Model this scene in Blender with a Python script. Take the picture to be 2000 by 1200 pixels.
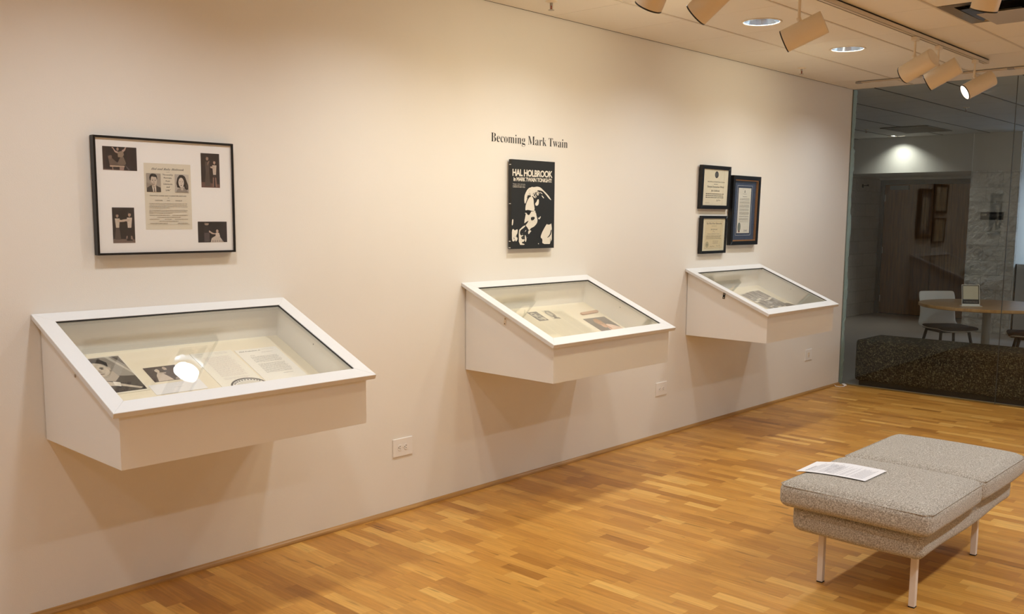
import bpy, bmesh, math, random
from mathutils import Vector, Matrix
random.seed(7)
for o in list(bpy.data.objects): bpy.data.objects.remove(o)
SC = bpy.context.scene
COL = SC.collection
# ------------------------------------------------------------------ camera, world, exposure
CAMP = Vector((0, -3.7425, 1.5718))
def cam_basis(a, p, r):
    f = Vector((math.cos(p)*math.cos(a), math.cos(p)*math.sin(a), math.sin(p)))
    rt = Vector((math.sin(a), -math.cos(a), 0)); up = rt.cross(f)
    return rt*math.cos(r)+up*math.sin(r), -rt*math.sin(r)+up*math.cos(r), f
_R, _U, _F = cam_basis(.752, -.1234, .0069)
cd = bpy.data.cameras.new('camera'); cam = bpy.data.objects.new('camera', cd); COL.objects.link(cam)
cam.matrix_world = Matrix(((_R.x, _U.x, -_F.x, CAMP.x), (_R.y, _U.y, -_F.y, CAMP.y), (_R.z, _U.z, -_F.z, CAMP.z), (0, 0, 0, 1)))
cd.sensor_width = 36; cd.sensor_fit = 'HORIZONTAL'; cd.lens = 1832.69/2000*36; cd.shift_y = 48.73/2000
cd.clip_start = .05; cd.clip_end = 100
SC.camera = cam
SC.view_settings.view_transform = 'Standard'; SC.view_settings.look = 'None'
SC.cycles.sample_clamp_indirect = 0; SC.view_settings.exposure = 0.06; SC.view_settings.gamma = 1; SC.view_settings.use_curve_mapping = False
w = bpy.data.worlds.new('world'); SC.world = w; w.use_nodes = True
w.node_tree.nodes['Background'].inputs[0].default_value = (.9, .95, 1, 1); w.node_tree.nodes['Background'].inputs[1].default_value = .02
# light levels of the ceiling downlights and track heads
DOWN_W, DOWN_COL, DOWN_SPREAD = 8.6, (.89, .945, .97), 140
ROW2_W = 13.5
TRACK_W, TRACK_COL = 18, (1.0, .88, .60)
H = 2.738; L = 8.544
ROOM_Y = -7.2; ROOM_X = -3.6
DL_Y = -.848; DL_X = [.395+1.2192*k for k in range(-2, 7)]
ROW2_Y = -3.9

# ------------------------------------------------------------------ helpers
def lin(c):
    return tuple((v/12.92 if v <= .04045 else ((v+.055)/1.055)**2.4) for v in [x/255 for x in c])
MATS = {}
def mat(name, srgb, rough=.5, metal=0, bump=0, bscale=60, spec=.5, vary=0, vscale=5, emit=None, es=0):
    if name in MATS: return MATS[name]
    m = bpy.data.materials.new(name); m.use_nodes = True; nt = m.node_tree; b = nt.nodes['Principled BSDF']
    c = (*lin(srgb), 1)
    b.inputs['Base Color'].default_value = c; b.inputs['Roughness'].default_value = rough
    b.inputs['Metallic'].default_value = metal; b.inputs['Specular IOR Level'].default_value = spec
    tc = nt.nodes.new('ShaderNodeTexCoord')
    if vary:
        n = nt.nodes.new('ShaderNodeTexNoise'); n.inputs['Scale'].default_value = vscale; n.inputs['Detail'].default_value = 4
        nt.links.new(tc.outputs['Object'], n.inputs['Vector'])
        mx = nt.nodes.new('ShaderNodeMix'); mx.data_type = 'RGBA'
        mx.inputs[6].default_value = tuple(x*(1-vary) for x in c[:3])+(1,); mx.inputs[7].default_value = tuple(min(1, x*(1+vary)) for x in c[:3])+(1,)
        nt.links.new(n.outputs[0], mx.inputs[0]); nt.links.new(mx.outputs[2], b.inputs['Base Color'])
    if bump:
        n = nt.nodes.new('ShaderNodeTexNoise'); n.inputs['Scale'].default_value = bscale; n.inputs['Detail'].default_value = 3
        nt.links.new(tc.outputs['Object'], n.inputs['Vector'])
        bp_ = nt.nodes.new('ShaderNodeBump'); bp_.inputs['Strength'].default_value = bump; bp_.inputs['Distance'].default_value = .002
        nt.links.new(n.outputs[0], bp_.inputs['Height']); nt.links.new(bp_.outputs[0], b.inputs['Normal'])
    if emit:
        b.inputs['Emission Color'].default_value = (*emit, 1); b.inputs['Emission Strength'].default_value = es
    MATS[name] = m
    return m
def glass(name, tint, ior=1.5, rough=0):
    m = bpy.data.materials.new(name); m.use_nodes = True; nt = m.node_tree; nt.nodes.clear()
    out = nt.nodes.new('ShaderNodeOutputMaterial'); mix = nt.nodes.new('ShaderNodeMixShader')
    t = nt.nodes.new('ShaderNodeBsdfTransparent'); t.inputs[0].default_value = (*tint, 1)
    g = nt.nodes.new('ShaderNodeBsdfGlossy'); g.inputs['Roughness'].default_value = rough; g.inputs[0].default_value = (1, 1, 1, 1)
    f = nt.nodes.new('ShaderNodeFresnel'); ge = nt.nodes.new('ShaderNodeNewGeometry'); mr = nt.nodes.new('ShaderNodeMapRange')
    mr.inputs[3].default_value = ior; mr.inputs[4].default_value = 1/ior      # same glass-in-air reflectance on both faces of the sheet
    nt.links.new(ge.outputs['Backfacing'], mr.inputs[0]); nt.links.new(mr.outputs[0], f.inputs[0])
    nt.links.new(f.outputs[0], mix.inputs[0]); nt.links.new(t.outputs[0], mix.inputs[1]); nt.links.new(g.outputs[0], mix.inputs[2])
    nt.links.new(mix.outputs[0], out.inputs[0])
    return m
WORLD = {}   # world origin of every object made
class MB:
    def __init__(s): s.v = []; s.f = []; s.m = []; s.sm = []
    def add(s, vs, fs, mi=0, smooth=False):
        b = len(s.v); s.v += [tuple(v) for v in vs]; s.f += [tuple(b+i for i in f) for f in fs]; s.m += [mi]*len(fs); s.sm += [smooth]*len(fs); return s
    def box(s, a, b, mi=0):
        x0, y0, z0 = [min(p, q) for p, q in zip(a, b)]; x1, y1, z1 = [max(p, q) for p, q in zip(a, b)]
        return s.add([(x0, y0, z0), (x1, y0, z0), (x1, y1, z0), (x0, y1, z0), (x0, y0, z1), (x1, y0, z1), (x1, y1, z1), (x0, y1, z1)],
                     [(0, 3, 2, 1), (4, 5, 6, 7), (0, 1, 5, 4), (1, 2, 6, 5), (2, 3, 7, 6), (3, 0, 4, 7)], mi)
    def obox(s, O, U, V, N, a, b, mi=0):      # box in a local frame
        O, U, V, N = map(Vector, (O, U, V, N)); t = MB().box(a, b)
        return s.add([O+U*x+V*y+N*z for x, y, z in t.v], t.f, mi)
    def lathe(s, P, axis, prof, n=32, mi=0, smooth=True, caps=(False, False)):   # prof [(r, t)] along axis
        P = Vector(P); A = Vector(axis).normalized(); X = A.orthogonal().normalized(); Y = A.cross(X)
        vs = []; 
        for r, t in prof:
            for k in range(n):
                an = 2*math.pi*k/n; vs.append(P+A*t+X*(r*math.cos(an))+Y*(r*math.sin(an)))
        fs = [(i*n+k, i*n+(k+1) % n, (i+1)*n+(k+1) % n, (i+1)*n+k) for i in range(len(prof)-1) for k in range(n)]
        s.add(vs, fs, mi, smooth)
        if caps[0]: s.add(vs[:n], [tuple(range(n-1, -1, -1))], mi)
        if caps[1]: s.add(vs[-n:], [tuple(range(n))], mi)
        return s
    def prism(s, pts, vec, mi=0):   # polygon extruded by vec
        n = len(pts); vec = Vector(vec); P = [Vector(p) for p in pts]
        return s.add(P+[p+vec for p in P], [tuple(range(n-1, -1, -1)), tuple(range(n, 2*n))]+[(i, (i+1) % n, n+(i+1) % n, n+i) for i in range(n)], mi)
    def build(s, name, mats, parent=None, bevel=0, seg=2, fix=True, auto=None):
        if not isinstance(mats, (list, tuple)): mats = [mats]
        po = WORLD.get(parent, Vector((0, 0, 0))) if parent else Vector((0, 0, 0))
        me = bpy.data.meshes.new(name); o = bpy.data.objects.new(name, me); COL.objects.link(o)
        if parent: o.parent = parent; org = po
        else: org = Vector((0, 0, 0))
        me.from_pydata([tuple(Vector(v)-org) for v in s.v], [], s.f)
        for m in mats: me.materials.append(m)
        for p, mi, sm in zip(me.polygons, s.m, s.sm): p.material_index = mi; p.use_smooth = sm
        if fix:
            bm = bmesh.new(); bm.from_mesh(me); bmesh.ops.recalc_face_normals(bm, faces=bm.faces); bm.to_mesh(me); bm.free()
        me.update()
        if bevel:
            md = o.modifiers.new('b', 'BEVEL'); md.width = bevel; md.segments = seg; md.limit_method = 'ANGLE'; md.angle_limit = math.radians(40)
        WORLD[o] = org
        return o
def rebase(o):   # put a mesh-only thing's origin at its base centre
    me = o.data; xs = [v.co for v in me.vertices]
    c = Vector(((min(v.x for v in xs)+max(v.x for v in xs))/2, (min(v.y for v in xs)+max(v.y for v in xs))/2, min(v.z for v in xs)))
    for v in me.vertices: v.co -= c
    o.location = c; WORLD[o] = c
    return o
def empty(name, loc):
    o = bpy.data.objects.new(name, None); COL.objects.link(o); o.location = loc; o.empty_display_size = .05; WORLD[o] = Vector(loc); return o
def tag(o, label, cat, group=None):
    o['label'] = label; o['category'] = cat
    if group: o['group'] = group
    return o
def struct(o):
    o['kind'] = 'structure'; return o
def copy_tree(o, parent=None):
    c = o.copy(); COL.objects.link(c); c.parent = parent
    for ch in list(o.children): copy_tree(ch, c)
    return c

# ------------------------------------------------------------------ materials
def node_mat(name): 
    m = bpy.data.materials.new(name); m.use_nodes = True; return m, m.node_tree, m.node_tree.nodes['Principled BSDF']
def MATH(nt, op, a, b=None):
    n = nt.nodes.new('ShaderNodeMath'); n.operation = op
    for i, x in enumerate([a, b]):
        if x is None: continue
        if isinstance(x, (int, float)): n.inputs[i].default_value = x
        else: nt.links.new(x, n.inputs[i])
    return n.outputs[0]
def wood_strip_floor():
    m, nt, b = node_mat('maple_strip_floor'); N = nt.nodes; K = nt.links
    tc = N.new('ShaderNodeTexCoord'); sp = N.new('ShaderNodeSeparateXYZ'); K.new(tc.outputs['Object'], sp.inputs[0])
    W = .0625
    xr = MATH(nt, 'DIVIDE', sp.outputs[0], W); row = MATH(nt, 'FLOOR', xr)
    wn = N.new('ShaderNodeTexWhiteNoise'); wn.noise_dimensions = '1D'; K.new(row, wn.inputs['W'])
    ln = MATH(nt, 'ADD', MATH(nt, 'MULTIPLY', wn.outputs[0], .16), .17)
    yy = MATH(nt, 'ADD', MATH(nt, 'DIVIDE', sp.outputs[1], ln), MATH(nt, 'MULTIPLY', wn.outputs[0], 37.7))
    col = MATH(nt, 'FLOOR', yy)
    # let some boards run on into the next one so lengths vary
    cv = N.new('ShaderNodeCombineXYZ'); K.new(row, cv.inputs[0]); K.new(MATH(nt, 'FLOOR', MATH(nt, 'MULTIPLY', yy, .5)), cv.inputs[1])
    w0 = N.new('ShaderNodeTexWhiteNoise'); w0.noise_dimensions = '2D'; K.new(cv.outputs[0], w0.inputs['Vector'])
    merged = MATH(nt, 'LESS_THAN', w0.outputs[0], .35)
    c2 = N.new('ShaderNodeMix'); c2.data_type = 'FLOAT'; K.new(merged, c2.inputs[0]); K.new(col, c2.inputs[2])
    K.new(MATH(nt, 'MULTIPLY', MATH(nt, 'FLOOR', MATH(nt, 'MULTIPLY', yy, .5)), 2), c2.inputs[3])
    cc = N.new('ShaderNodeCombineXYZ'); K.new(row, cc.inputs[0]); K.new(c2.outputs[0], cc.inputs[1])
    wc = N.new('ShaderNodeTexWhiteNoise'); wc.noise_dimensions = '2D'; K.new(cc.outputs[0], wc.inputs['Vector'])
    rp = N.new('ShaderNodeValToRGB'); K.new(wc.outputs[0], rp.inputs[0])
    e = rp.color_ramp.elements; e[0].position = 0; e[0].color = (*lin((168, 113, 46)), 1); e[1].position = 1; e[1].color = (*lin((224, 174, 92)), 1)
    for p, c in ((.10, (186, 129, 57)), (.45, (197, 140, 62)), (.8, (204, 148, 69)), (.93, (215, 161, 80))):
        x = rp.color_ramp.elements.new(p); x.color = (*lin(c), 1)
    # grain, stretched along the boards, offset per board
    mp = N.new('ShaderNodeVectorMath'); mp.operation = 'MULTIPLY'; K.new(tc.outputs['Object'], mp.inputs[0]); mp.inputs[1].default_value = (70, 5, 1)
    ad = N.new('ShaderNodeVectorMath'); K.new(mp.outputs[0], ad.inputs[0])
    sc = N.new('ShaderNodeVectorMath'); sc.operation = 'SCALE'; K.new(wc.outputs['Color'], sc.inputs[0]); sc.inputs['Scale'].default_value = 60; K.new(sc.outputs[0], ad.inputs[1])
    gn = N.new('ShaderNodeTexNoise'); gn.inputs['Scale'].default_value = 1; gn.inputs['Detail'].default_value = 5; gn.inputs['Distortion'].default_value = .6; K.new(ad.outputs[0], gn.inputs['Vector'])
    gr = N.new('ShaderNodeMapRange'); K.new(gn.outputs[0], gr.inputs[0]); gr.inputs[1].default_value = .3; gr.inputs[2].default_value = .75; gr.inputs[3].default_value = .80; gr.inputs[4].default_value = 1.10
    # rare dark mineral streaks
    mp2 = N.new('ShaderNodeVectorMath'); mp2.operation = 'MULTIPLY'; K.new(tc.outputs['Object'], mp2.inputs[0]); mp2.inputs[1].default_value = (45, 4.5, 1)
    ad2 = N.new('ShaderNodeVectorMath'); K.new(mp2.outputs[0], ad2.inputs[0]); K.new(sc.outputs[0], ad2.inputs[1])
    dn = N.new('ShaderNodeTexNoise'); dn.inputs['Scale'].default_value = .8; dn.inputs['Detail'].default_value = 2; K.new(ad2.outputs[0], dn.inputs['Vector'])
    dr = N.new('ShaderNodeMapRange'); K.new(dn.outputs[0], dr.inputs[0]); dr.inputs[1].default_value = .66; dr.inputs[2].default_value = .76; dr.inputs[3].default_value = 1; dr.inputs[4].default_value = .55
    # seams
    fx = MATH(nt, 'FRACT', xr); ex = MATH(nt, 'LESS_THAN', MATH(nt, 'ABSOLUTE', MATH(nt, 'SUBTRACT', fx, .5)), .488)
    fy = MATH(nt, 'MULTIPLY', MATH(nt, 'FRACT', yy), ln); ey = MATH(nt, 'MAXIMUM', MATH(nt, 'GREATER_THAN', fy, .0012), MATH(nt, 'SUBTRACT', MATH(nt, 'MULTIPLY', merged, 1), 0))
    sm = MATH(nt, 'ADD', MATH(nt, 'MULTIPLY', MATH(nt, 'MULTIPLY', ex, ey), .17), .83)
    tot = MATH(nt, 'MULTIPLY', MATH(nt, 'MULTIPLY', gr.outputs[0], dr.outputs[0]), sm)
    fin = N.new('ShaderNodeVectorMath'); fin.operation = 'SCALE'; K.new(rp.outputs[0], fin.inputs[0]); K.new(tot, fin.inputs['Scale'])
    K.new(fin.outputs[0], b.inputs['Base Color'])
    rn = N.new('ShaderNodeTexNoise'); rn.inputs['Scale'].default_value = 3; K.new(tc.outputs['Object'], rn.inputs['Vector'])
    rr = N.new('ShaderNodeMapRange'); K.new(rn.outputs[0], rr.inputs[0]); rr.inputs[3].default_value = .27; rr.inputs[4].default_value = .42; K.new(rr.outputs[0], b.inputs['Roughness'])
    b.inputs['Specular IOR Level'].default_value = .35
    bu = N.new('ShaderNodeBump'); bu.inputs['Strength'].default_value = .25; bu.inputs['Distance'].default_value = .001; K.new(sm, bu.inputs['Height']); K.new(bu.outputs[0], b.inputs['Normal'])
    return m
def fabric(name, c_lo, c_mid, c_hi, scale=260, bump=.6):
    m, nt, b = node_mat(name); N = nt.nodes; K = nt.links
    tc = N.new('ShaderNodeTexCoord'); v = N.new('ShaderNodeTexVoronoi'); v.inputs['Scale'].default_value = scale; K.new(tc.outputs['Object'], v.inputs['Vector'])
    n = N.new('ShaderNodeTexNoise'); n.inputs['Scale'].default_value = scale*.5; n.inputs['Detail'].default_value = 4; K.new(tc.outputs['Object'], n.inputs['Vector'])
    rp = N.new('ShaderNodeValToRGB'); K.new(n.outputs[0], rp.inputs[0]); e = rp.color_ramp.elements
    e[0].position = .34; e[0].color = (*lin(c_lo), 1); e[1].position = .72; e[1].color = (*lin(c_hi), 1); x = rp.color_ramp.elements.new(.5); x.color = (*lin(c_mid), 1)
    K.new(rp.outputs[0], b.inputs['Base Color']); b.inputs['Roughness'].default_value = .95; b.inputs['Specular IOR Level'].default_value = .1
    b.inputs['Sheen Weight'].default_value = .15
    hh = MATH(nt, 'ADD', n.outputs[0], MATH(nt, 'MULTIPLY', v.outputs[0], .5))
    bu = N.new('ShaderNodeBump'); bu.inputs['Strength'].default_value = bump; bu.inputs['Distance'].default_value = .003; K.new(hh, bu.inputs['Height']); K.new(bu.outputs[0], b.inputs['Normal'])
    return m
def woven_dark():
    m, nt, b = node_mat('dark_woven_fabric'); N = nt.nodes; K = nt.links
    tc = N.new('ShaderNodeTexCoord'); 
    def stretched(v, s):
        q = N.new('ShaderNodeVectorMath'); q.operation = 'MULTIPLY'; K.new(tc.outputs['Object'], q.inputs[0]); q.inputs[1].default_value = v
        n = N.new('ShaderNodeTexNoise'); n.inputs['Scale'].default_value = s; n.inputs['Detail'].default_value = 1; K.new(q.outputs[0], n.inputs['Vector']); return n.outputs[0]
    a = stretched((1, 1, 6), 44); c = stretched((6, 6, 1), 44)
    mx = MATH(nt, 'MAXIMUM', a, c)
    rp = N.new('ShaderNodeValToRGB'); K.new(mx, rp.inputs[0]); e = rp.color_ramp.elements
    e[0].position = .5; e[0].color = (*lin((20, 18, 16)), 1); e[1].position = .74; e[1].color = (*lin((150, 142, 114)), 1)
    x = rp.color_ramp.elements.new(.60); x.color = (*lin((38, 33, 28)), 1)
    K.new(rp.outputs[0], b.inputs['Base Color']); b.inputs['Roughness'].default_value = .9; b.inputs['Specular IOR Level'].default_value = .15
    bu = N.new('ShaderNodeBump'); bu.inputs['Strength'].default_value = .5; bu.inputs['Distance'].default_value = .002; K.new(mx, bu.inputs['Height']); K.new(bu.outputs[0], b.inputs['Normal'])
    return m
def block_mat(name, axis, srgb):
    m, nt, b = node_mat(name); N = nt.nodes; K = nt.links
    tc = N.new('ShaderNodeTexCoord'); sp = N.new('ShaderNodeSeparateXYZ'); K.new(tc.outputs['Object'], sp.inputs[0])
    cb = N.new('ShaderNodeCombineXYZ'); K.new(sp.outputs['XYZ'.index(axis)], cb.inputs[0]); K.new(sp.outputs[2], cb.inputs[1])
    br = N.new('ShaderNodeTexBrick'); K.new(cb.outputs[0], br.inputs['Vector']); br.inputs['Scale'].default_value = 1
    br.inputs['Brick Width'].default_value = .4; br.inputs['Row Height'].default_value = .2; br.inputs['Mortar Size'].default_value = .006; br.inputs['Mortar Smooth'].default_value = .3
    c = lin(srgb); br.inputs['Color1'].default_value = (*c, 1); br.inputs['Color2'].default_value = (*[x*.93 for x in c], 1); br.inputs['Mortar'].default_value = (*[x*.78 for x in c], 1)
    K.new(br.outputs[0], b.inputs['Base Color']); b.inputs['Roughness'].default_value = .7
    n = N.new('ShaderNodeTexNoise'); n.inputs['Scale'].default_value = 14; n.inputs['Detail'].default_value = 6; n.inputs['Distortion'].default_value = 1.2; K.new(tc.outputs['Object'], n.inputs['Vector'])
    hh = MATH(nt, 'ADD', MATH(nt, 'MULTIPLY', n.outputs[0], 1.0), MATH(nt, 'MULTIPLY', br.outputs['Fac'], -.8))
    bu = N.new('ShaderNodeBump'); bu.inputs['Strength'].default_value = .9; bu.inputs['Distance'].default_value = .03; K.new(hh, bu.inputs['Height']); K.new(bu.outputs[0], b.inputs['Normal'])
    return m
def wood_panel(name, lo, hi, axis_scale, rough=.4):
    m, nt, b = node_mat(name); N = nt.nodes; K = nt.links
    tc = N.new('ShaderNodeTexCoord'); q = N.new('ShaderNodeVectorMath'); q.operation = 'MULTIPLY'; K.new(tc.outputs['Object'], q.inputs[0]); q.inputs[1].default_value = axis_scale
    n = N.new('ShaderNodeTexNoise'); n.inputs['Scale'].default_value = 1; n.inputs['Detail'].default_value = 6; n.inputs['Distortion'].default_value = .4; K.new(q.outputs[0], n.inputs['Vector'])
    rp = N.new('ShaderNodeValToRGB'); K.new(n.outputs[0], rp.inputs[0]); e = rp.color_ramp.elements
    e[0].position = .3; e[0].color = (*lin(lo), 1); e[1].position = .7; e[1].color = (*lin(hi), 1)
    K.new(rp.outputs[0], b.inputs['Base Color']); b.inputs['Roughness'].default_value = rough
    return m
M_wall = mat('painted_wall', (236, 231, 224), .6, bump=.15, bscale=220, vary=.015, vscale=2)
M_case = mat('painted_case', (240, 237, 233), .45)
M_lid = mat('lid_white', (224, 223, 223), .35)
M_ceil = mat('ceiling_tile', (242, 236, 226), .9, bump=.35, bscale=900)
M_tbar = mat('ceiling_bar', (214, 204, 190), .5)
M_gap = mat('dark_gap', (20, 17, 14), .9)
M_black = mat('black_frame', (14, 13, 14), .35)
M_blackmat = mat('black_matte', (20, 20, 21), .6)
M_white = mat('white_mat_board', (250, 248, 246), .8)
M_plastic = mat('white_plastic', (240, 236, 232), .35)
M_fix = mat('fixture_white', (236, 222, 200), .4)
M_track = mat('track_white', (214, 200, 180), .4)
M_chrome = mat('reflector', (176, 190, 206), .22, metal=1)
M_alu = mat('brushed_metal', (176, 168, 158), .28, metal=1)
M_leg = mat('bench_leg', (226, 214, 204), .4)
M_floor = wood_strip_floor()
M_base = wood_panel('wood_molding', (150, 108, 56), (188, 142, 80), (3, 60, 60), .45)
M_boucle = fabric('light_grey_boucle', (142, 134, 123), (178, 171, 160), (222, 217, 208), 420, .8)
M_woven = woven_dark()
M_blkY = block_mat('painted_split_block_y', 'Y', (214, 210, 202))
M_blkX = block_mat('painted_split_block_x', 'X', (206, 200, 192))
M_conc = mat('polished_concrete', (168, 158, 150), .35, vary=.08, vscale=3)
M_grey = mat('corridor_paint', (206, 203, 196), .7)
M_greyp = mat('grey_partition', (190, 190, 188), .6)
M_cceil = mat('corridor_ceiling', (206, 204, 200), .9, bump=.3, bscale=700)
M_door = wood_panel('door_oak', (110, 68, 26), (150, 98, 44), (40, 40, 2.2), .35)
M_dframe = mat('door_frame_steel', (58, 56, 54), .45)
M_tabletop = wood_panel('table_wood', (190, 142, 88), (214, 168, 112), (4, 40, 4), .3)
M_glass = glass('clear_glass', (.975, .973, .958))
M_wallglass = glass('glass_wall', (.90, .935, .925), 1.36)
M_pic = glass('picture_glazing', (.99, .99, .99), 1.45)
# printed inks
INK = {}
def ink(srgb, rough=.6):
    k = tuple(srgb)
    if k not in INK: INK[k] = mat('ink_%03d_%03d_%03d' % k, srgb, rough, vary=.22 if max(k)-min(k) < 60 and 34 < max(k) < 225 else 0, vscale=240)
    return INK[k]

# ------------------------------------------------------------------ text and flat artwork
ST = {'serif': (0x1D400, 0x1D41A), 'script': (0x1D4D0, 0x1D4EA), 'fraktur': (0x1D56C, 0x1D586), 'italic': (0x1D468, 0x1D482)}
def conv(s, style):
    if style not in ST: return s
    A, a = ST[style]
    return ''.join(chr(A+ord(c)-65) if 'A' <= c <= 'Z' else chr(a+ord(c)-97) if 'a' <= c <= 'z' else c for c in s)
def text_geo(s, style='sans', offset=0, spacing=1):
    cu = bpy.data.curves.new('t', 'FONT'); cu.body = conv(s, style); cu.size = 1; cu.offset = offset; cu.space_character = spacing; cu.fill_mode = 'FRONT'; cu.resolution_u = 3
    o = bpy.data.objects.new('t', cu); COL.objects.link(o); dg = bpy.context.evaluated_depsgraph_get(); dg.update()
    me = o.evaluated_get(dg).to_mesh(); vs = [(v.co.x, v.co.y) for v in me.vertices]; fs = [tuple(p.vertices) for p in me.polygons]
    o.evaluated_get(dg).to_mesh_clear(); bpy.data.objects.remove(o); bpy.data.curves.remove(cu)
    return vs, fs
class Art:
    """flat artwork in a local frame: (a,b) metres on the sheet, stacked in thin layers"""
    def __init__(s, O, U, V, N): s.O, s.U, s.V, s.N = map(Vector, (O, U, V, N)); s.mb = MB(); s.mats = []; s.k = 0
    def mi(s, c):
        m = ink(c) if isinstance(c, tuple) else c
        if m not in s.mats: s.mats.append(m)
        return s.mats.index(m)
    def P(s, a, b, h): return s.O+s.U*a+s.V*b+s.N*h
    def poly(s, pts, c, up=True):
        if up: s.k += 1
        h = s.k*.00006
        A = sum(pts[i][0]*pts[(i+1) % len(pts)][1]-pts[(i+1) % len(pts)][0]*pts[i][1] for i in range(len(pts)))
        if A < 0: pts = pts[::-1]
        s.mb.add([s.P(a, b, h) for a, b in pts], [tuple(range(len(pts)))], s.mi(c)); return s
    def rect(s, x0, y0, x1, y1, c, up=True): return s.poly([(x0, y0), (x1, y0), (x1, y1), (x0, y1)], c, up)
    def ell(s, cx, cy, rx, ry, c, rot=0, n=18, up=True):
        cr, sr = math.cos(rot), math.sin(rot)
        return s.poly([(cx+rx*math.cos(t)*cr-ry*math.sin(t)*sr, cy+rx*math.cos(t)*sr+ry*math.sin(t)*cr) for t in [2*math.pi*i/n for i in range(n)]], c, up)
    def text(s, t, x0, y0, w, h, c, style='sans', offset=0, shear=0, spacing=1, align='L'):
        """fit text t into width w, cap height about h, baseline y0"""
        vs, fs = text_geo(t, style, offset, spacing)
        if not vs: return s
        s.k += 1; mx = min(v[0] for v in vs); Mx = max(v[0] for v in vs)
        sx = w/(Mx-mx); sy = h/.70
        hh = s.k*.00006
        s.mb.add([s.P(x0+(x-mx)*sx+y*sy*shear, y0+y*sy, hh) for x, y in vs], fs, s.mi(c)); return s
    def lines(s, x0, x1, ys, h, c, gap=.25, rag=.15, seed=1):
        r = random.Random(seed); s.k += 1
        for y in ys:
            x = x0; xe = x1-(x1-x0)*r.random()*rag
            while x < xe:
                l = h*(1.2+r.random()*5); e = min(xe, x+l); s.rect(x, y, e, y+h, c, up=False); x = e+h*.8
        return s
    def build(s, name, parent=None): 
        o = s.mb.build(name, s.mats, parent, fix=False); return o
class Sub:
    """maps unit coordinates onto a rectangle of an Art"""
    def __init__(s, A, x0, y0, x1, y1): s.A = A; s.x0 = x0; s.y0 = y0; s.w = x1-x0; s.h = y1-y0
    def p(s, pts, c): s.A.poly([(s.x0+s.w*a, s.y0+s.h*b) for a, b in pts], c); return s
    def e(s, cx, cy, rx, ry, c, rot=0):
        cr, sr = math.cos(rot), math.sin(rot)
        return s.p([(cx+rx*math.cos(t)*cr-ry*math.sin(t)*sr, cy+rx*math.cos(t)*sr+ry*math.sin(t)*cr) for t in [2*math.pi*i/18 for i in range(18)]], c)
    def bg(s, c): return s.p([(0, 0), (1, 0), (1, 1), (0, 1)], c)
def portrait_man(S, bg=(150, 140, 128)):
    S.bg(bg); S.p([(0, .5), (1, .2), (1, 1), (0, 1)], (168, 158, 146))
    S.p([(.0, 0), (.04, .22), (.22, .32), (.4, .38), (.62, .38), (.8, .30), (.97, .24), (1, 0)], (74, 66, 60))
    S.p([(.36, .36), (.45, 0), (.66, 0), (.66, .38), (.5, .2)], (222, 212, 198))
    S.p([(.5, .2), (.56, .24), (.6, .0), (.5, .0)], (120, 108, 98))
    S.p([(.34, .5), (.4, .3), (.52, .2), (.66, .32), (.68, .5)], (186, 172, 156))
    S.e(.51, .6, .22, .29, (208, 194, 178)); S.e(.285, .56, .035, .07, (180, 164, 148))
    S.p([(.24, .62), (.2, .78), (.26, .93), (.42, .99), (.62, .97), (.73, .88), (.75, .74), (.72, .66), (.68, .8), (.5, .82), (.36, .84), (.31, .76), (.29, .62)], (34, 29, 28))
    S.p([(.36, .89), (.5, .94), (.62, .9), (.5, .88)], (80, 72, 66))
    for x in (.42, .6): S.p([(x-.07, .665), (x, .69), (x+.07, .665), (x, .675)], (48, 42, 40)); S.e(x, .62, .035, .02, (60, 52, 48))
    S.p([(.5, .6), (.55, .5), (.53, .48), (.48, .5)], (164, 148, 134)); S.p([(.44, .42), (.51, .445), (.59, .42), (.51, .40)], (120, 96, 88))
    S.p([(.3, .52), (.36, .4), (.5, .31), (.42, .46)], (160, 146, 132))
def portrait_woman(S, bg=(186, 178, 168)):
    S.bg(bg); S.p([(.55, .4), (1, .3), (1, 1), (.7, 1)], (204, 196, 184))
    S.p([(.16, .28), (.1, .5), (.18, .8), (.34, .96), (.56, .97), (.74, .88), (.86, .62), (.96, .4), (.94, .18), (.74, .12), (.66, .34), (.3, .26)], (44, 38, 36))
    S.p([(.06, 0), (.14, .16), (.36, .26), (.62, .26), (.86, .14), (.94, 0)], (150, 142, 132)); S.p([(.38, .3), (.42, .12), (.58, .12), (.6, .34)], (196, 184, 170))
    S.e(.45, .55, .2, .27, (222, 210, 196))
    S.p([(.2, .6), (.24, .8), (.4, .9), (.6, .86), (.68, .66), (.6, .78), (.42, .83), (.3, .76)], (44, 38, 36))
    for x in (.36, .53): S.p([(x-.06, .625), (x, .65), (x+.06, .63), (x, .637)], (60, 52, 50)); S.e(x, .585, .032, .018, (60, 54, 52))
    S.p([(.44, .56), (.47, .47), (.42, .47)], (180, 166, 154)); S.p([(.38, .395), (.44, .42), (.51, .395), (.44, .375)], (96, 64, 62))
    S.e(.83, .36, .06, .12, (84, 76, 70))
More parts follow.
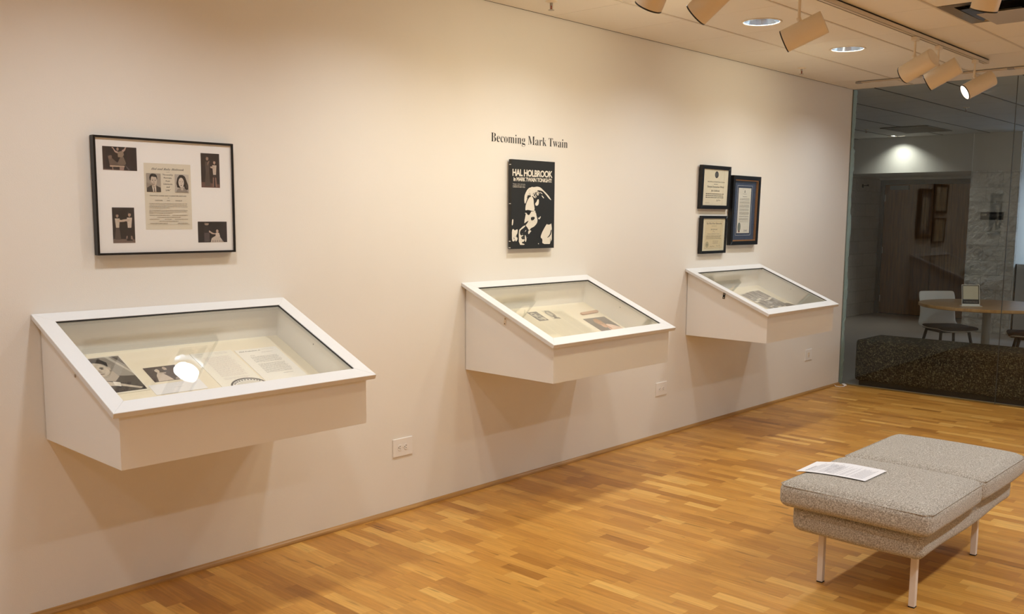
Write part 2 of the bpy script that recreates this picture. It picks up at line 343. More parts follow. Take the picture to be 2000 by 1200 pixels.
def figure(S, x, base, h, head, top, bottom, lean=0, arm=None, skirt=.5):
    """a standing figure: x centre, base, height in unit coords"""
    wv = h*.16
    S.p([(x-wv*skirt*2, base), (x+wv*skirt*2, base), (x+wv*.6+lean*.5, base+h*.5), (x-wv*.6+lean*.5, base+h*.5)], bottom)
    S.p([(x-wv*.6+lean*.5, base+h*.45), (x+wv*.6+lean*.5, base+h*.45), (x+wv*.9+lean, base+h*.8), (x-wv*.9+lean, base+h*.8)], top)
    S.e(x+lean, base+h*.91, wv*.5, h*.08, head); S.p([(x+lean-wv*.55, base+h*.92), (x+lean, base+h*1.01), (x+lean+wv*.55, base+h*.93), (x+lean, base+h*.95)], (30, 24, 22))
    if arm: S.p([(x+lean, base+h*.76), (arm[0], arm[1]), (arm[0], arm[1]-.04), (x+lean, base+h*.66)], arm[2])

# ------------------------------------------------------------------ room shell
struct(MB().box((ROOM_X, ROOM_Y, -.1), (8.632, .02, 0)).build('floor', M_floor))
struct(MB().box((8.632, -8, -.1), (16.6, 3.0, -.0015)).build('floor', M_conc))
struct(MB().box((ROOM_X, 0, 0), (L, .14, H)).build('wall_left', M_wall))
struct(MB().box((ROOM_X-.15, ROOM_Y, 0), (ROOM_X, .14, H+.1)).build('wall_back', M_wall))
struct(MB().box((ROOM_X, ROOM_Y-.15, 0), (L, ROOM_Y, H+.1)).build('wall_right', M_wall))
# quarter-round molding
q = [(0, 0)]+[(-.019*math.cos(a), .019*math.sin(a)) for a in [math.pi/2*i/6 for i in range(7)]]
struct(MB().prism([(ROOM_X, y, z) for y, z in [(0, 0), (-.019, 0), (-.0185, .007), (-.015, .0145), (-.009, .020), (0, .022)]], (L-ROOM_X, 0, 0)).build('baseboard_left', M_base))
# tiled ceiling
GX0 = 4.317; GS = .6096; GY0 = -.545
def hole_tile(mb, x0, x1, y0, y1, cx, cy, r, z, n=32):
    sq = []; 
    for k in range(n):
        a = 2*math.pi*k/n; c, s_ = math.cos(a), math.sin(a)
        t = min(((x1-cx) if c > 0 else (x0-cx))/c if abs(c) > 1e-9 else 1e9, ((y1-cy) if s_ > 0 else (y0-cy))/s_ if abs(s_) > 1e-9 else 1e9)
        sq.append((cx+c*t, cy+s_*t, z))
    ci = [(cx+r*math.cos(2*math.pi*k/n), cy+r*math.sin(2*math.pi*k/n), z) for k in range(n)]
    mb.add(sq+ci, [(k, (k+1) % n, n+(k+1) % n, n+k) for k in range(n)], 0)
    # fill the corners of the square
    for cxn, cyn in ((x0, y0), (x1, y0), (x1, y1), (x0, y1)):
        a0 = math.atan2(cyn-cy, cxn-cx) % (2*math.pi); k = int(a0/(2*math.pi/n)) % n
        p, q_ = sq[k], sq[(k+1) % n]
        if not (abs(p[0]-cxn) < 1e-6 and abs(p[1]-cyn) < 1e-6): mb.add([p, (cxn, cyn, z), q_], [(0, 1, 2)], 0)
def ceiling(name, xs, ys, z, m, holes=(), skip=(), gap=.003, bars=True, barw=.012, first_gap=.006, barm=None):
    mb = MB()
    for x in xs: mb.box((x-.012, ys[0], z+.02), (x+.012, ys[-1], z+.024), 1)     # backing strips above the joints
    for y in ys: mb.box((xs[0], y-.012, z+.0205), (xs[-1], y+.012, z+.0235), 1)
    for i in range(len(xs)-1):
        for j in range(len(ys)-1):
            x0, x1, y0, y1 = xs[i]+gap/2, xs[i+1]-gap/2, ys[j]+gap/2, ys[j+1]-gap/2
            if any(x0 < a < x1 and y0 < b_ < y1 for a, b_ in skip): continue
            if ys[j+1] == ys[-1]: y1 -= first_gap
            hs = [h for h in holes if x0 < h[0] < x1 and y0 < h[1] < y1]
            if hs: hole_tile(mb, x0, x1, y0, y1, hs[0][0], hs[0][1], .108, z)
            else: mb.add([(x0, y0, z), (x0, y1, z), (x1, y1, z), (x1, y0, z)], [(0, 1, 2, 3)], 0)
            mb.add([(x0, y0, z), (x1, y0, z), (x1, y1, z), (x0, y1, z), (x0, y0, z+.02), (x1, y0, z+.02), (x1, y1, z+.02), (x0, y1, z+.02)],
                   [(0, 1, 5, 4), (1, 2, 6, 5), (2, 3, 7, 6), (3, 0, 4, 7)], 0)
    if bars:
        for y in ys[1:-1]: mb.box((xs[0], y-barw/2, z-.004), (xs[-1], y+barw/2, z+.004), 2)
    # holes cut also through the board above: leave the plenum slab only as a backing between tiles
    return struct(mb.build(name, [m, M_gap, barm or M_tbar], fix=False))
holes = [(x, y) for x in DL_X for y in (DL_Y, ROW2_Y, -6.3)]
xs = [GX0+GS*k for k in range(-13, 7)]; xs = [ROOM_X]+[x for x in xs if x > ROOM_X+.1]+[L]
ys = sorted([GY0-GS*k for k in range(0, 11)]+[0, ROOM_Y])
ceiling('ceiling', xs, ys, H, M_ceil, holes, skip=[(5.84, -2.07)])
# building slab above so that no light leaks in
struct(MB().box((ROOM_X-.2, -8.2, H+.35), (16.8, 3.2, H+.45)).build('roof_slab', M_gap))

# ------------------------------------------------------------------ recessed downlights
def lamp_obj(name, parent, loc, direction, kind, **kw):
    ld = bpy.data.lights.new(name, kind); o = bpy.data.objects.new(name, ld); COL.objects.link(o)
    o.parent = parent; o.location = Vector(loc)-WORLD[parent]
    o.rotation_euler = Vector(direction).to_track_quat('-Z', 'Y').to_euler()
    for k, v in kw.items(): setattr(ld, k, v)
    return o
def make_downlight(x, y, power, z=H, col=DOWN_COL, spread=DOWN_SPREAD):
    e = empty('recessed_downlight', (x, y, z))
    MB().lathe((x, y, z), (0, 0, 1), [(.120, -.0005), (.121, -.003), (.116, -.0045), (.106, -.002), (.1045, .004)], 40).build('trim_ring', M_fix, e)
    MB().lathe((x, y, z), (0, 0, 1), [(.1045, .002), (.098, .03), (.086, .07), (.072, .105)], 40).build('reflector', M_chrome, e, fix=False)
    MB().lathe((x, y, z), (0, 0, 1), [(.072, .105), (.05, .112), (.0, .114)], 40).build('lamp', mat('frosted_lamp', (220, 220, 220), .4, emit=(.84, .93, 1), es=.45), e, fix=False)
    lamp_obj('lamp_light', e, (x, y, z+.045), (0, 0, -1), 'AREA', shape='DISK', size=.155, energy=power, color=col, spread=math.radians(spread))
    return e
dl_labels = {5.272: 'round recessed ceiling downlight nearer the camera, between the track heads', 6.491: 'round recessed ceiling downlight farther away, near the glass wall'}
first = make_downlight(DL_X[0], DL_Y, DOWN_W)
G1 = 'recessed downlights in a row along the display wall'
tag(first, 'recessed downlight of the row along the display wall, outside the view', 'ceiling light', G1)
for i, x in enumerate(DL_X[1:], 1):
    c = copy_tree(first); c.location = (x, DL_Y, H)
    if i == 5: lb = 'round recessed ceiling downlight nearer the camera, left of the leftmost complete track head'; 
    elif i == 6: lb = 'round recessed ceiling downlight farther from the camera, right of the leftmost complete track head'
    elif i == 7: lb = 'recessed ceiling downlight hidden behind the far track heads'
    else: lb = 'recessed downlight of the row along the display wall, outside the view'
    if i == 7: lb = 'farthest recessed ceiling downlight, behind the cluster of three track heads'
    tag(c, lb, 'ceiling light', G1)
row2 = make_downlight(DL_X[0], ROW2_Y, ROW2_W)
G2 = 'recessed downlights over the middle of the room'
tag(row2, 'recessed downlight of the row over the middle of the room', 'ceiling light', G2)
for x in DL_X[1:]:
    c = copy_tree(row2); c.location = (x, ROW2_Y, H); tag(c, 'recessed downlight of the row over the middle of the room', 'ceiling light', G2)

ROW3_Y = -6.3  # unseen downlight row added to bounce light onto the ceiling
G3 = 'added unseen downlights behind the visitor'
for k, x in enumerate(DL_X):
    if k == 0: row3 = c = make_downlight(x, ROW3_Y, 3)
    else: c = copy_tree(row3); c.location = (x, ROW3_Y, H)
    tag(c, 'added unseen downlight of a row behind the camera', 'ceiling light', G3)

# ------------------------------------------------------------------ lighting track and heads
TRY = -1.43
t = empty('lighting_track', (3, TRY, H))
tb = MB(); tb.box((-3.0, TRY-.019, H-.032), (7.55, TRY-.016, H-.0045)); tb.box((-3.0, TRY+.016, H-.032), (7.55, TRY+.019, H-.0045)); tb.box((-3.0, TRY-.019, H-.010), (7.55, TRY+.019, H-.0045))
tb.box((-3, TRY-.0095, H-.0315), (7.55, TRY+.0095, H-.010))
tb.build('rail', M_track, t)
for y_ in (TRY-.0158, TRY+.0097): MB().box((-3.0, y_, H-.030), (7.549, y_+.0061, H-.0105)).build('conductor_slot', M_gap, t)
MB().box((7.55, TRY-.019, H-.033), (7.575, TRY+.019, H-.004)).build('end_cap', M_track, t, bevel=.002)
tag(t, 'long white lighting track on the ceiling parallel to the display wall', 'lighting track')
def track_head(cx, cz, fwd, label, lit=0, ystem=TRY, up=.062, R=.058, LEN=.215, xstem=None, power=TRACK_W):
    """cylinder centre (cx, TRY, cz), pointing along fwd"""
    fwd = Vector(fwd).normalized(); C = Vector((cx, ystem, cz)); side = (Vector((0, 0, 1))-fwd*fwd.z).normalized()
    k = (ystem-side.y*(R+.012)-CAMP.y)/(C.y-CAMP.y); C = CAMP+(C-CAMP)*k; xs_ = C.x+side.x*(R+.012)     # joint hangs straight below the track
    e = empty('track_spotlight', (xs_, ystem, H-.032))
    MB().box((xs_-.03, ystem-.016, H-.058), (xs_+.03, ystem+.016, H-.033)).build('track_adapter', M_fix, e, bevel=.003)
    side = (Vector((0, 0, 1))-fwd*fwd.z).normalized()
    piv = C+side*(R+.012)
    sb = MB(); top = Vector((xs_, ystem, H-.05)); d = piv-top
    sb.lathe(top, d, [(.0075, 0), (.0075, d.length)], 14, caps=(True, True))
    sb.lathe(piv+Vector((0, 0, .0)), side, [(.012, -.014), (.012, .008)], 14, caps=(True, True))
    sb.build('stem', M_fix, e)
    MB().lathe(C, fwd, [(0, -LEN/2), (R*.8, -LEN/2), (R-.001, -LEN/2), (R, -LEN/2+.003), (R, LEN/2-.006)], 40).build('housing', M_fix, e)
    MB().lathe(C, fwd, [(R, LEN/2-.006), (R+.0005, LEN/2), (R-.004, LEN/2), (R-.0045, LEN/2-.02)], 40).build('front_ring', M_black, e)
    MB().lathe(C, fwd, [(R-.0045, LEN/2-.003), (R-.010, LEN/2-.02), (R-.018, LEN/2-.045)], 40).build('reflector', M_chrome if not lit else mat('lit_reflector', (250, 246, 238), .35), e, fix=False)
    lm = mat('lit_lamp_face', (255, 250, 240), .5, emit=(1, .95, .85), es=7) if lit else mat('lamp_face', (230, 225, 215), .5, emit=(1, .9, .75), es=4)
    MB().lathe(C, fwd, [(R-.0185, LEN/2-.044), (.02, LEN/2-.040), (0, LEN/2-.039)], 32).build('lamp_face', lm, e, fix=False)
    if power:
        lamp_obj('spot_light', e, C+fwd*(LEN/2+.004), fwd, 'SPOT', energy=power, color=TRACK_COL, spot_size=math.radians(125), spot_blend=1.0, shadow_soft_size=.05)
    return tag(e, label, 'track light', 'white cylinder spotlights on the ceiling track')
HEADS = [   # centre x, centre z, (left, down, away) as seen from the visitor, label, stem x, lit
 (3.345, 2.535, (.38, .90, .22), 'leftmost track spotlight, cut off by the top edge, only its rounded lower end showing', 3.36, 0),
 (3.775, 2.545, (.73, .68, .16), 'large track spotlight at the top edge, second from the left, pointing steeply down left', 3.82, 0),
 (4.655, 2.520, (.91, .41, .06), 'track spotlight seen side on, hanging alone between the two visible downlights', 4.655, 0),
 (6.238, 2.533, (.86, .50, .42), 'leftmost of the three far track spotlights, showing its round back cap', 6.25, 0),
 (6.682, 2.534, (.87, .49, .08), 'middle of the three far track spotlights, seen side on', 6.71, 0),
 (7.422, 2.537, (.88, .47, -.42), 'rightmost far track spotlight with its bright lamp face showing', 7.41, 1)]
def aim(cx, cz, lda):
    d = (Vector((cx, TRY, cz))-CAMP).normalized(); l = Vector((-d.y, d.x, 0)).normalized(); n = Vector((0, 0, -1)); n = (n-d*n.dot(d)).normalized()
    return l*lda[0]+n*lda[1]+d*lda[2]
for cx, cz, f, lb, xs_, lit in HEADS: track_head(cx, cz, aim(cx, cz, f), lb, lit, xstem=xs_, power=TRACK_W*(1 if cx < 5 else .45))

# a second track nearer the room's middle, only one of its heads dips into view
t2 = empty('lighting_track', (1, -2.30, H))
MB().box((-3, -2.319, H-.032), (4.95, -2.281, H-.0045)).build('rail', M_track, t2); MB().box((4.95, -2.32, H-.033), (4.975, -2.28, H-.004)).build('end_cap', M_track, t2, bevel=.002)
tag(t2, 'second white lighting track over the room, above the top edge of the view', 'lighting track')
d_ = (Vector((4.74, -2.30, 2.62))-CAMP).normalized(); l_ = Vector((-d_.y, d_.x, 0)).normalized()
track_head(4.72, 2.628, l_*.22+Vector((0, 0, -1))*.93+d_*.30, 'white cylinder spotlight cut off by the top edge, in front of the ceiling air vent', 0, ystem=-2.30, power=0)
# slim rail across the ceiling by the glass wall
e = empty('ceiling_rail', (8.10, -3, H))
MB().box((8.055, -6.5, H-.006), (8.085, -.235, H-.0045)).box((8.055, -6.5, H-.016), (8.060, -.235, H-.0045)).box((8.080, -6.5, H-.016), (8.085, -.235, H-.0045)).build('rail', M_track, e)
for y in (-.235, -1.435, -2.635, -3.835, -5.035): MB().box((8.052, y-.05, H-.018), (8.088, y+.0, H-.0045)).build('bracket', M_alu, e, bevel=.001)
tag(e, 'slim rail with small metal brackets crossing the ceiling beside the glass wall', 'ceiling rail')

# square ceiling air diffuser
x0, x1, y0, y1 = 5.541, 6.141, -2.37, -1.769
e = empty('air_diffuser', ((x0+x1)/2, (y0+y1)/2, H))
db = MB(); cx, cy = (x0+x1)/2, (y0+y1)/2
def sq_ring(mb, r0, z0, r1, z1):
    a = [(cx-r0, cy-r0, z0), (cx+r0, cy-r0, z0), (cx+r0, cy+r0, z0), (cx-r0, cy+r0, z0)]; b_ = [(cx-r1, cy-r1, z1), (cx+r1, cy-r1, z1), (cx+r1, cy+r1, z1), (cx-r1, cy+r1, z1)]
    mb.add(a+b_, [(i, (i+1) % 4, 4+(i+1) % 4, 4+i) for i in range(4)])
for r0, z0, r1, z1 in ((.30, H-.001, .232, H-.001), (.232, H-.001, .225, H+.03), (.205, H-.014, .150, H+.012), (.135, H-.014, .085, H+.012), (.070, H-.012, .0, H-.009)): sq_ring(db, r0, z0, r1, z1)
db.build('louvre_cone', M_alu, e, fix=False)
MB().box((x0, y0, H+.05), (x1, y1, H+.055)).build('duct_opening', M_gap, e)
pl = MB(); pl.box((x0+.20, y0+.16, H-.030), (x1-.03, y1-.15, H-.027)); pl.build('deflector_plate', mat('hazy_plastic', (206, 196, 188), .15, spec=.8), e, bevel=.001)
tag(e, 'square metal ceiling air vent with a plastic deflector at the top right', 'air vent')
# small sprinkler heads
def sprinkler(x, y, z, label):
    e = empty('sprinkler_head', (x, y, z))
    MB().lathe((x, y, z), (0, 0, -1), [(.034, 0), (.034, .002), (.02, .006), (.012, .008)], 24, caps=(True, True)).build('escutcheon', M_fix, e)
    b_ = MB().lathe((x, y, z), (0, 0, -1), [(.009, .008), (.008, .022)], 12, caps=(False, True)); b_.box((x-.011, y-.0015, z-.045), (x-.008, y+.0015, z-.02)); b_.box((x+.008, y-.0015, z-.045), (x+.011, y+.0015, z-.02)); b_.build('sprinkler_frame', M_alu, e)
    MB().lathe((x, y, z), (0, 0, -1), [(.017, .045), (.017, .0465)], 20, caps=(True, True)).build('deflector', M_alu, e)
    MB().lathe((x, y, z), (0, 0, -1), [(.003, .02), (.003, .044)], 8).build('glass_bulb', mat('red_bulb', (150, 30, 20), .2), e)
    return tag(e, label, 'sprinkler', 'sprinkler heads in the ceilings')
sprinkler(4.027, -.254, H, 'small sprinkler head at the top edge above the poster side of the wall')
sprinkler(7.072, -.224, H, 'small sprinkler head above the third display case, near the corner')
sprinkler(10.653, -.317, H, 'sprinkler head in the corridor ceiling below the lit track spotlight')
sprinkler(12.45, 1.50, H, 'sprinkler head in the corridor ceiling close to the wall corner')

# ------------------------------------------------------------------ display cases
SL = .4135; NL = math.sqrt(1+SL*SL)
Vup = Vector((0, 1, SL))/NL; Nup = Vector((0, -SL, 1))/NL; Ux = Vector((1, 0, 0))
CASES = [(1.3657, 1.047, 0.0), (3.6197, 1.045, .0135), (5.8688, 1.0385, .0092)]
def case(x0, W, dz, label, latch):
    D = .650; zb = .7006+dz; zt = .8827+dz+.004; zlb = 1.1888+dz; a = .0316; T = .021
    e = empty('display_case', (x0+W/2, 0, zb))
    ztop = lambda y: zlb-T*NL+SL*y         # underside of lid at y
    b_ = MB(); th = .018
    def side(xa):
        b_.prism([(xa, -.004, zb), (xa, -D, zb), (xa, -D, ztop(-D)), (xa, -.004, ztop(0))], (th, 0, 0))
    side(x0); side(x0+W-th)
    b_.prism([(x0+th, -D, zb), (x0+th, -D+th, zb), (x0+th, -D+th, ztop(-D+th)), (x0+th, -D, ztop(-D))], (W-2*th, 0, 0))
    b_.box((x0+th, -D+th, zb), (x0+W-th, -.004, zb+th)); b_.box((x0+th, -.016, zb+th), (x0+W-th, -.004, ztop(-.02)))
    b_.build('cabinet_body', M_case, e)
    # display deck, parallel to the lid
    zd = 1.024+dz
    MB().prism([(x0+th+.001, -.0165, zd-.0068), (x0+th+.001, -D+th+.002, zd+SL*(-D+th)), (x0+th+.001, -D+th+.002, zd+SL*(-D+th)-.008), (x0+th+.001, -.0165, zd-.0148)], (W-2*th-.002, 0, 0)).build('display_deck', mat('deck_cream', (243, 234, 212), .7), e)
    # lid: mitred frame lying on the slope.  local frame: u along x, v up the slope, n normal
    O = Vector((x0-a, 0, zlb)); LW = W+2*a; LH = .681*NL
    fr = MB(); u0, u1, v0, v1 = 0, LW, -LH, 0; iu0, iu1, iv0, iv1 = .064, LW-.066, -(.617*NL), -(.064*NL)
    def P(u, v, n): return O+Ux*u+Vup*v+Nup*n
    outer = [(u0, v0), (u1, v0), (u1, v1), (u0, v1)]; inner = [(iu0, iv0), (iu1, iv0), (iu1, iv1), (iu0, iv1)]
    for i in range(4):
        j = (i+1) % 4; qd = [outer[i], outer[j], inner[j], inner[i]]
        vs = [P(u, v, 0) for u, v in qd]+[P(u, v, -T) for u, v in qd]
        if i == 2: vs = [Vector((p.x, min(p.y, -.001), p.z)) for p in vs]
        if i in (1, 3): vs = [Vector((p.x, min(p.y, -.001), p.z)) for p in vs]
        fr.add(vs, [(0, 1, 2, 3), (7, 6, 5, 4), (0, 4, 5, 1), (2, 6, 7, 3), (1, 5, 6, 2), (3, 7, 4, 0)])
    lf = fr.build('lid_frame', M_lid, e, bevel=.0012, seg=1)
    g = MB(); g.obox(O, Ux, Vup, Nup, (iu0+.0006, iv0+.0006, -.0115), (iu1-.0006, iv1-.0006, -.0065)); g.build('glass_pane', M_glass, e)
    gk = MB()
    for A0, A1 in (((iu0, iv1-.005), (iu1, iv1)), ((iu1-.005, iv0), (iu1, iv1-.005))): gk.obox(O, Ux, Vup, Nup, (A0[0]+.0003, A0[1], -.0063), (A1[0]-.0003, A1[1]-.0003, -.0022))
    gk.build('glazing_gasket', M_blackmat, e)
    if latch == 'hook':
        lt = MB(); yy, zz = -.309, 1.031; lt.obox((x0-.0025, yy, zz), (0, .12, -1), (0, 1, .12), (1, 0, 0), (0, -.008, 0), (.042, .008, .0022))
        lo = lt.build('latch', M_fix, e, bevel=.0008)
        for s_ in (.008, .034): MB().lathe((x0-.0028, yy+.12*s_, zz-s_), (-1, 0, 0), [(.0032, 0), (.002, .001)], 10, caps=(False, True)).build('screw', M_blackmat, lo)
    elif latch == 'dark':
        lt = MB(); yy, zz = -.311, 1.038; lt.obox((x0-.0025, yy, zz), (0, .12, -1), (0, 1, .12), (1, 0, 0), (0, -.009, 0), (.042, .009, .0022))
        lo = lt.build('latch', M_blackmat, e, bevel=.0008); lo['label'] = 'black metal latch strip'
        for s_ in (.008, .034): MB().lathe((x0-.0028, yy+.12*s_, zz-s_), (-1, 0, 0), [(.0035, 0), (.002, .001)], 10, caps=(False, True)).build('screw', M_fix, lo)
    else:
        MB().lathe((x0-.0002, -.305, .986), (-1, 0, 0), [(.007, 0), (.006, .002), (.002, .0025)], 14, caps=(False, True)).build('screw', M_alu, e)
    MB().lathe((x0+W-th+.0001, -.304, 1.003+dz), (-1, 0, 0), [(.003, 0), (.003, .0006)], 10, caps=(False, True)).build('peg_hole', M_blackmat, e)
    return tag(e, label, 'display case', 'slanted glass-topped display cases on the wall')
case(*CASES[0], 'white slant-topped wall display case nearest the camera, under the wide black-framed picture', 'screw')
case(*CASES[1], 'white slant-topped wall display case in the middle, under the black poster', 'hook')
case(*CASES[2], 'white slant-topped wall display case farthest away, under the three framed certificates', 'dark')
def deck_frame(i, x, y, lift=.0012, rot=0):
    dz = CASES[i][2]; O = Vector((x, y, 1.024+dz+SL*y))+Nup*lift
    c, s_ = math.cos(rot), math.sin(rot)
    return O, Ux*c+Vup*s_, Vup*c-Ux*s_, Nup
def sheet(name, i, x0, x1, y0, y1, paper, draw, label, cat, lift=.0006, th=.0012, rot=0, group=None):
    """a flat paper in case i covering x0..x1, plan y0 (near wall) .. y1"""
    h = (y0-y1)*NL; O, U, V, N = deck_frame(i, x0, y1, lift+th, rot)
    A = Art(O, U, V, N); A.mb.obox(O, U, V, N, (0, 0, -th), (x1-x0, h, 0), A.mi(paper)); A.k = 1
    draw(A, x1-x0, h)
    o = A.build(name); rebase(o); return tag(o, label, cat, group)
cream = (240, 230, 205)
def d_backing(A, w_, h): pass
sheet('backing_board', 0, 1.392, 2.338, -.040, -.62, (241, 230, 207), d_backing, 'cream backing board lining the nearest display case under its papers', 'board', lift=.0002, th=.004)
def d_port(A, w_, h):
    S = Sub(A, .008, .010, w_-.008, h-.008); S.bg((112, 104, 96))
    S.p([(.5, .35), (.62, 1), (.9, 1), (1, .8), (1, .3)], (150, 142, 132)); S.p([(.72, 1), (.8, 1), (1, .55), (1, .45)], (198, 190, 178)); S.p([(.85, 1), (.92, 1), (1, .8), (1, .7)], (86, 78, 72))
    S.p([(0, 0), (.2, .25), (.4, .42), (.62, .46), (.8, .42), (1, .4), (1, 0)], (44, 40, 40))
    S.p([(.36, .34), (.42, .62), (.66, .58), (.7, .42), (.56, .3)], (178, 164, 148)); S.e(.42, .66, .2, .2, (212, 198, 180), -.2)
    S.p([(.24, .74), (.24, .88), (.36, .98), (.58, .96), (.68, .84), (.64, .72), (.58, .82), (.42, .86), (.3, .84)], (34, 30, 30)); S.e(.63, .66, .03, .05, (190, 174, 158))
    for x in (.34, .5): S.e(x, .70, .045, .014, (50, 44, 42)); S.e(x, .665, .03, .014, (70, 62, 58))
    S.p([(.42, .66), (.46, .57), (.39, .57)], (176, 160, 144)); S.e(.42, .525, .06, .012, (130, 108, 98))
    S.p([(.0, .36), (.2, .40), (.44, .30), (.62, .22), (.95, .06), (.9, .03), (.58, .16), (.3, .2), (.0, .24)], (200, 186, 168)); S.p([(.5, .3), (.62, .25), (.58, .14), (.48, .18)], (232, 224, 212))
sheet('portrait_photograph', 0, 1.424, 1.640, -.052, -.312, (238, 230, 212), d_port, 'portrait photo of a dark haired man leaning on his hand, in the nearest case', 'photograph', lift=.0046)
def d_small(A, w_, h):
    S = Sub(A, 0, 0, w_, h); S.bg((52, 42, 46)); S.e(.4, .78, .2, .12, (76, 66, 68)); S.e(.75, .5, .22, .3, (70, 58, 62))
    S.p([(.12, 0), (.2, .4), (.3, .6), (.42, .58), (.55, .2), (.6, 0)], (206, 190, 176)); S.e(.33, .72, .07, .13, (214, 198, 182)); S.p([(.24, .76), (.34, .92), (.42, .82), (.34, .84)], (36, 30, 32))
    S.e(.6, .82, .06, .12, (196, 178, 164)); S.p([(.35, .6), (.55, .55), (.55, .48), (.36, .5)], (190, 174, 160)); S.p([(.5, .35), (.58, .72), (.75, .7), (.85, .2), (.6, .05)], (66, 56, 60))
    S.p([(.62, .0), (.7, .14), (1, .2), (1, 0)], (150, 136, 130)); S.e(.88, .55, .05, .04, (150, 140, 138))
sheet('stage_photograph', 0, 1.681, 1.815, -.166, -.268, (60, 50, 52), d_small, 'small dark stage photo of two performers, beside the portrait in the nearest case', 'photograph', lift=.0046)
def d_card(A, w_, h): A.lines(w_*.42, w_*.6, [h*.5], .0014, (196, 190, 190), seed=3)
sheet('caption_card', 0, 1.645, 1.858, -.284, -.352, (240, 238, 240), d_card, 'white caption card below the small stage photo in the nearest case', 'card', lift=.0046)
def d_l1(A, w_, h):
    A.lines(w_*.1, w_*.28, [h*.955], .0022, (170, 160, 156), seed=4, rag=0); A.lines(w_*.55, w_*.9, [h*.955, h*.925], .0018, (196, 186, 180), seed=5)
    A.lines(w_*.2, w_*.86, [h*(.84-.028*k) for k in range(20)], .0026, (214, 200, 194), seed=6, rag=.1); A.lines(w_*.2, w_*.86, [h*.25, h*.22], .0022, (206, 194, 190), seed=7)
sheet('typed_letter', 0, 1.915, 2.106, -.103, -.374, (243, 238, 226), d_l1, 'pale typed letter on yellowish paper, left of the two letters in the nearest case', 'letter', lift=.0046, group='letters in the nearest case')
def d_l2(A, w_, h):
    A.text('Mark Productions, Jr.', w_*.06, h*.925, w_*.52, .0072, (70, 62, 58), 'italic', offset=.01, shear=.1); A.lines(w_*.62, w_*.92, [h*.95], .0014, (190, 180, 170), seed=8, rag=0)
    A.lines(w_*.55, w_*.82, [h*.87], .0018, (150, 144, 138), seed=9, rag=0); A.lines(w_*.22, w_*.34, [h*.80], .002, (140, 134, 128), seed=9)
    A.lines(w_*.2, w_*.86, [h*(.755-.03*k) for k in range(6)], .0024, (140, 134, 130), seed=10, rag=.08); A.lines(w_*.2, w_*.86, [h*(.545-.03*k) for k in range(9)], .0024, (140, 134, 130), seed=11, rag=.08)
    A.lines(w_*.55, w_*.8, [h*.24], .0022, (150, 144, 138), seed=12)
sheet('typed_letter', 0, 2.116, 2.322, -.113, -.385, (243, 239, 232), d_l2, 'white typed letter with a bold letterhead, right of the two letters in the nearest case', 'letter', lift=.0046, group='letters in the nearest case')
O, U, V, N = deck_frame(0, 2.032, -.372, .0075); A = Art(O, U, V, N)
A.ell(0, 0, .080, .056, (60, 56, 54), n=40); A.ell(0, -.002, .073, .049, (236, 232, 226), n=40)
for k in range(11):
    a = math.radians(150-12*k); A.ell(.066*math.cos(a), .040*math.sin(a), .004, .0045, (70, 66, 64), rot=a, n=8)
A.ell(0, -.002, .058, .033, (222, 216, 206), n=36)
A.mb.lathe(O, N, [(.079, -.002), (.079, 0)], 4) if False else None
o = A.build('oval_badge'); rebase(o); tag(o, 'oval paper badge with a black rim at the front edge of the nearest case', 'badge')
# middle case
sheet('backing_board', 1, 3.646, 4.60, -.040, -.62, (241, 230, 207), d_backing, 'cream backing board lining the middle display case', 'board', lift=.0002, th=.004)
def d_news(A, w_, h):
    fx = lambda x: (x-3.93)
    A.text('MARK TWAIN TONIGHT', w_*.60, h*.945, w_*.36, .0055, (206, 200, 184), offset=.005); 
    S = Sub(A, fx(4.038), h-.118, fx(4.122), h-.008); S.bg((78, 74, 66)); S.e(.35, .7, .25, .22, (190, 184, 166)); S.e(.7, .6, .18, .2, (150, 144, 130)); S.e(.4, .3, .22, .2, (168, 162, 146)); S.e(.75, .22, .18, .16, (196, 190, 172)); S.e(.3, .72, .14, .06, (50, 46, 42)); S.e(.7, .66, .12, .05, (50, 46, 42)); S.e(.42, .36, .14, .05, (54, 50, 46))
    S = Sub(A, fx(4.165), h-.118, fx(4.232), h-.006); S.bg((214, 206, 184)); S.p([(.2, .3), (.1, .7), (.4, .98), (.9, .9), (1, .5), (.7, .15), (.4, .2)], (128, 122, 110)); S.e(.5, .6, .22, .25, (190, 184, 166)); S.p([(.2, .1), (.5, .25), (.95, .12), (1, 0), (.6, .06)], (70, 66, 60)); S.e(.6, .35, .1, .06, (60, 56, 52))
    for k, (a, b_) in enumerate(((4.035, 4.13), (4.14, 4.235), (4.245, 4.34))):
        top = h-.13 if k < 2 else h-.035
        n = int(top/.0065); A.lines(fx(a), fx(b_), [top-.0065*j for j in range(n)], .0030, (221, 213, 191), seed=20+k, rag=.03)
    A.lines(fx(3.94), fx(4.025), [h-.02-.0065*j for j in range(40)], .0030, (221, 213, 191), seed=31, rag=.03)
    A.rect(fx(4.1335), .005, fx(4.1342), h-.01, (206, 198, 178))
sheet('newspaper_page', 1, 3.93, 4.356, -.072, -.402, (238, 229, 205), d_news, 'aged newspaper page with two pictures in the middle display case', 'newspaper', lift=.0046)
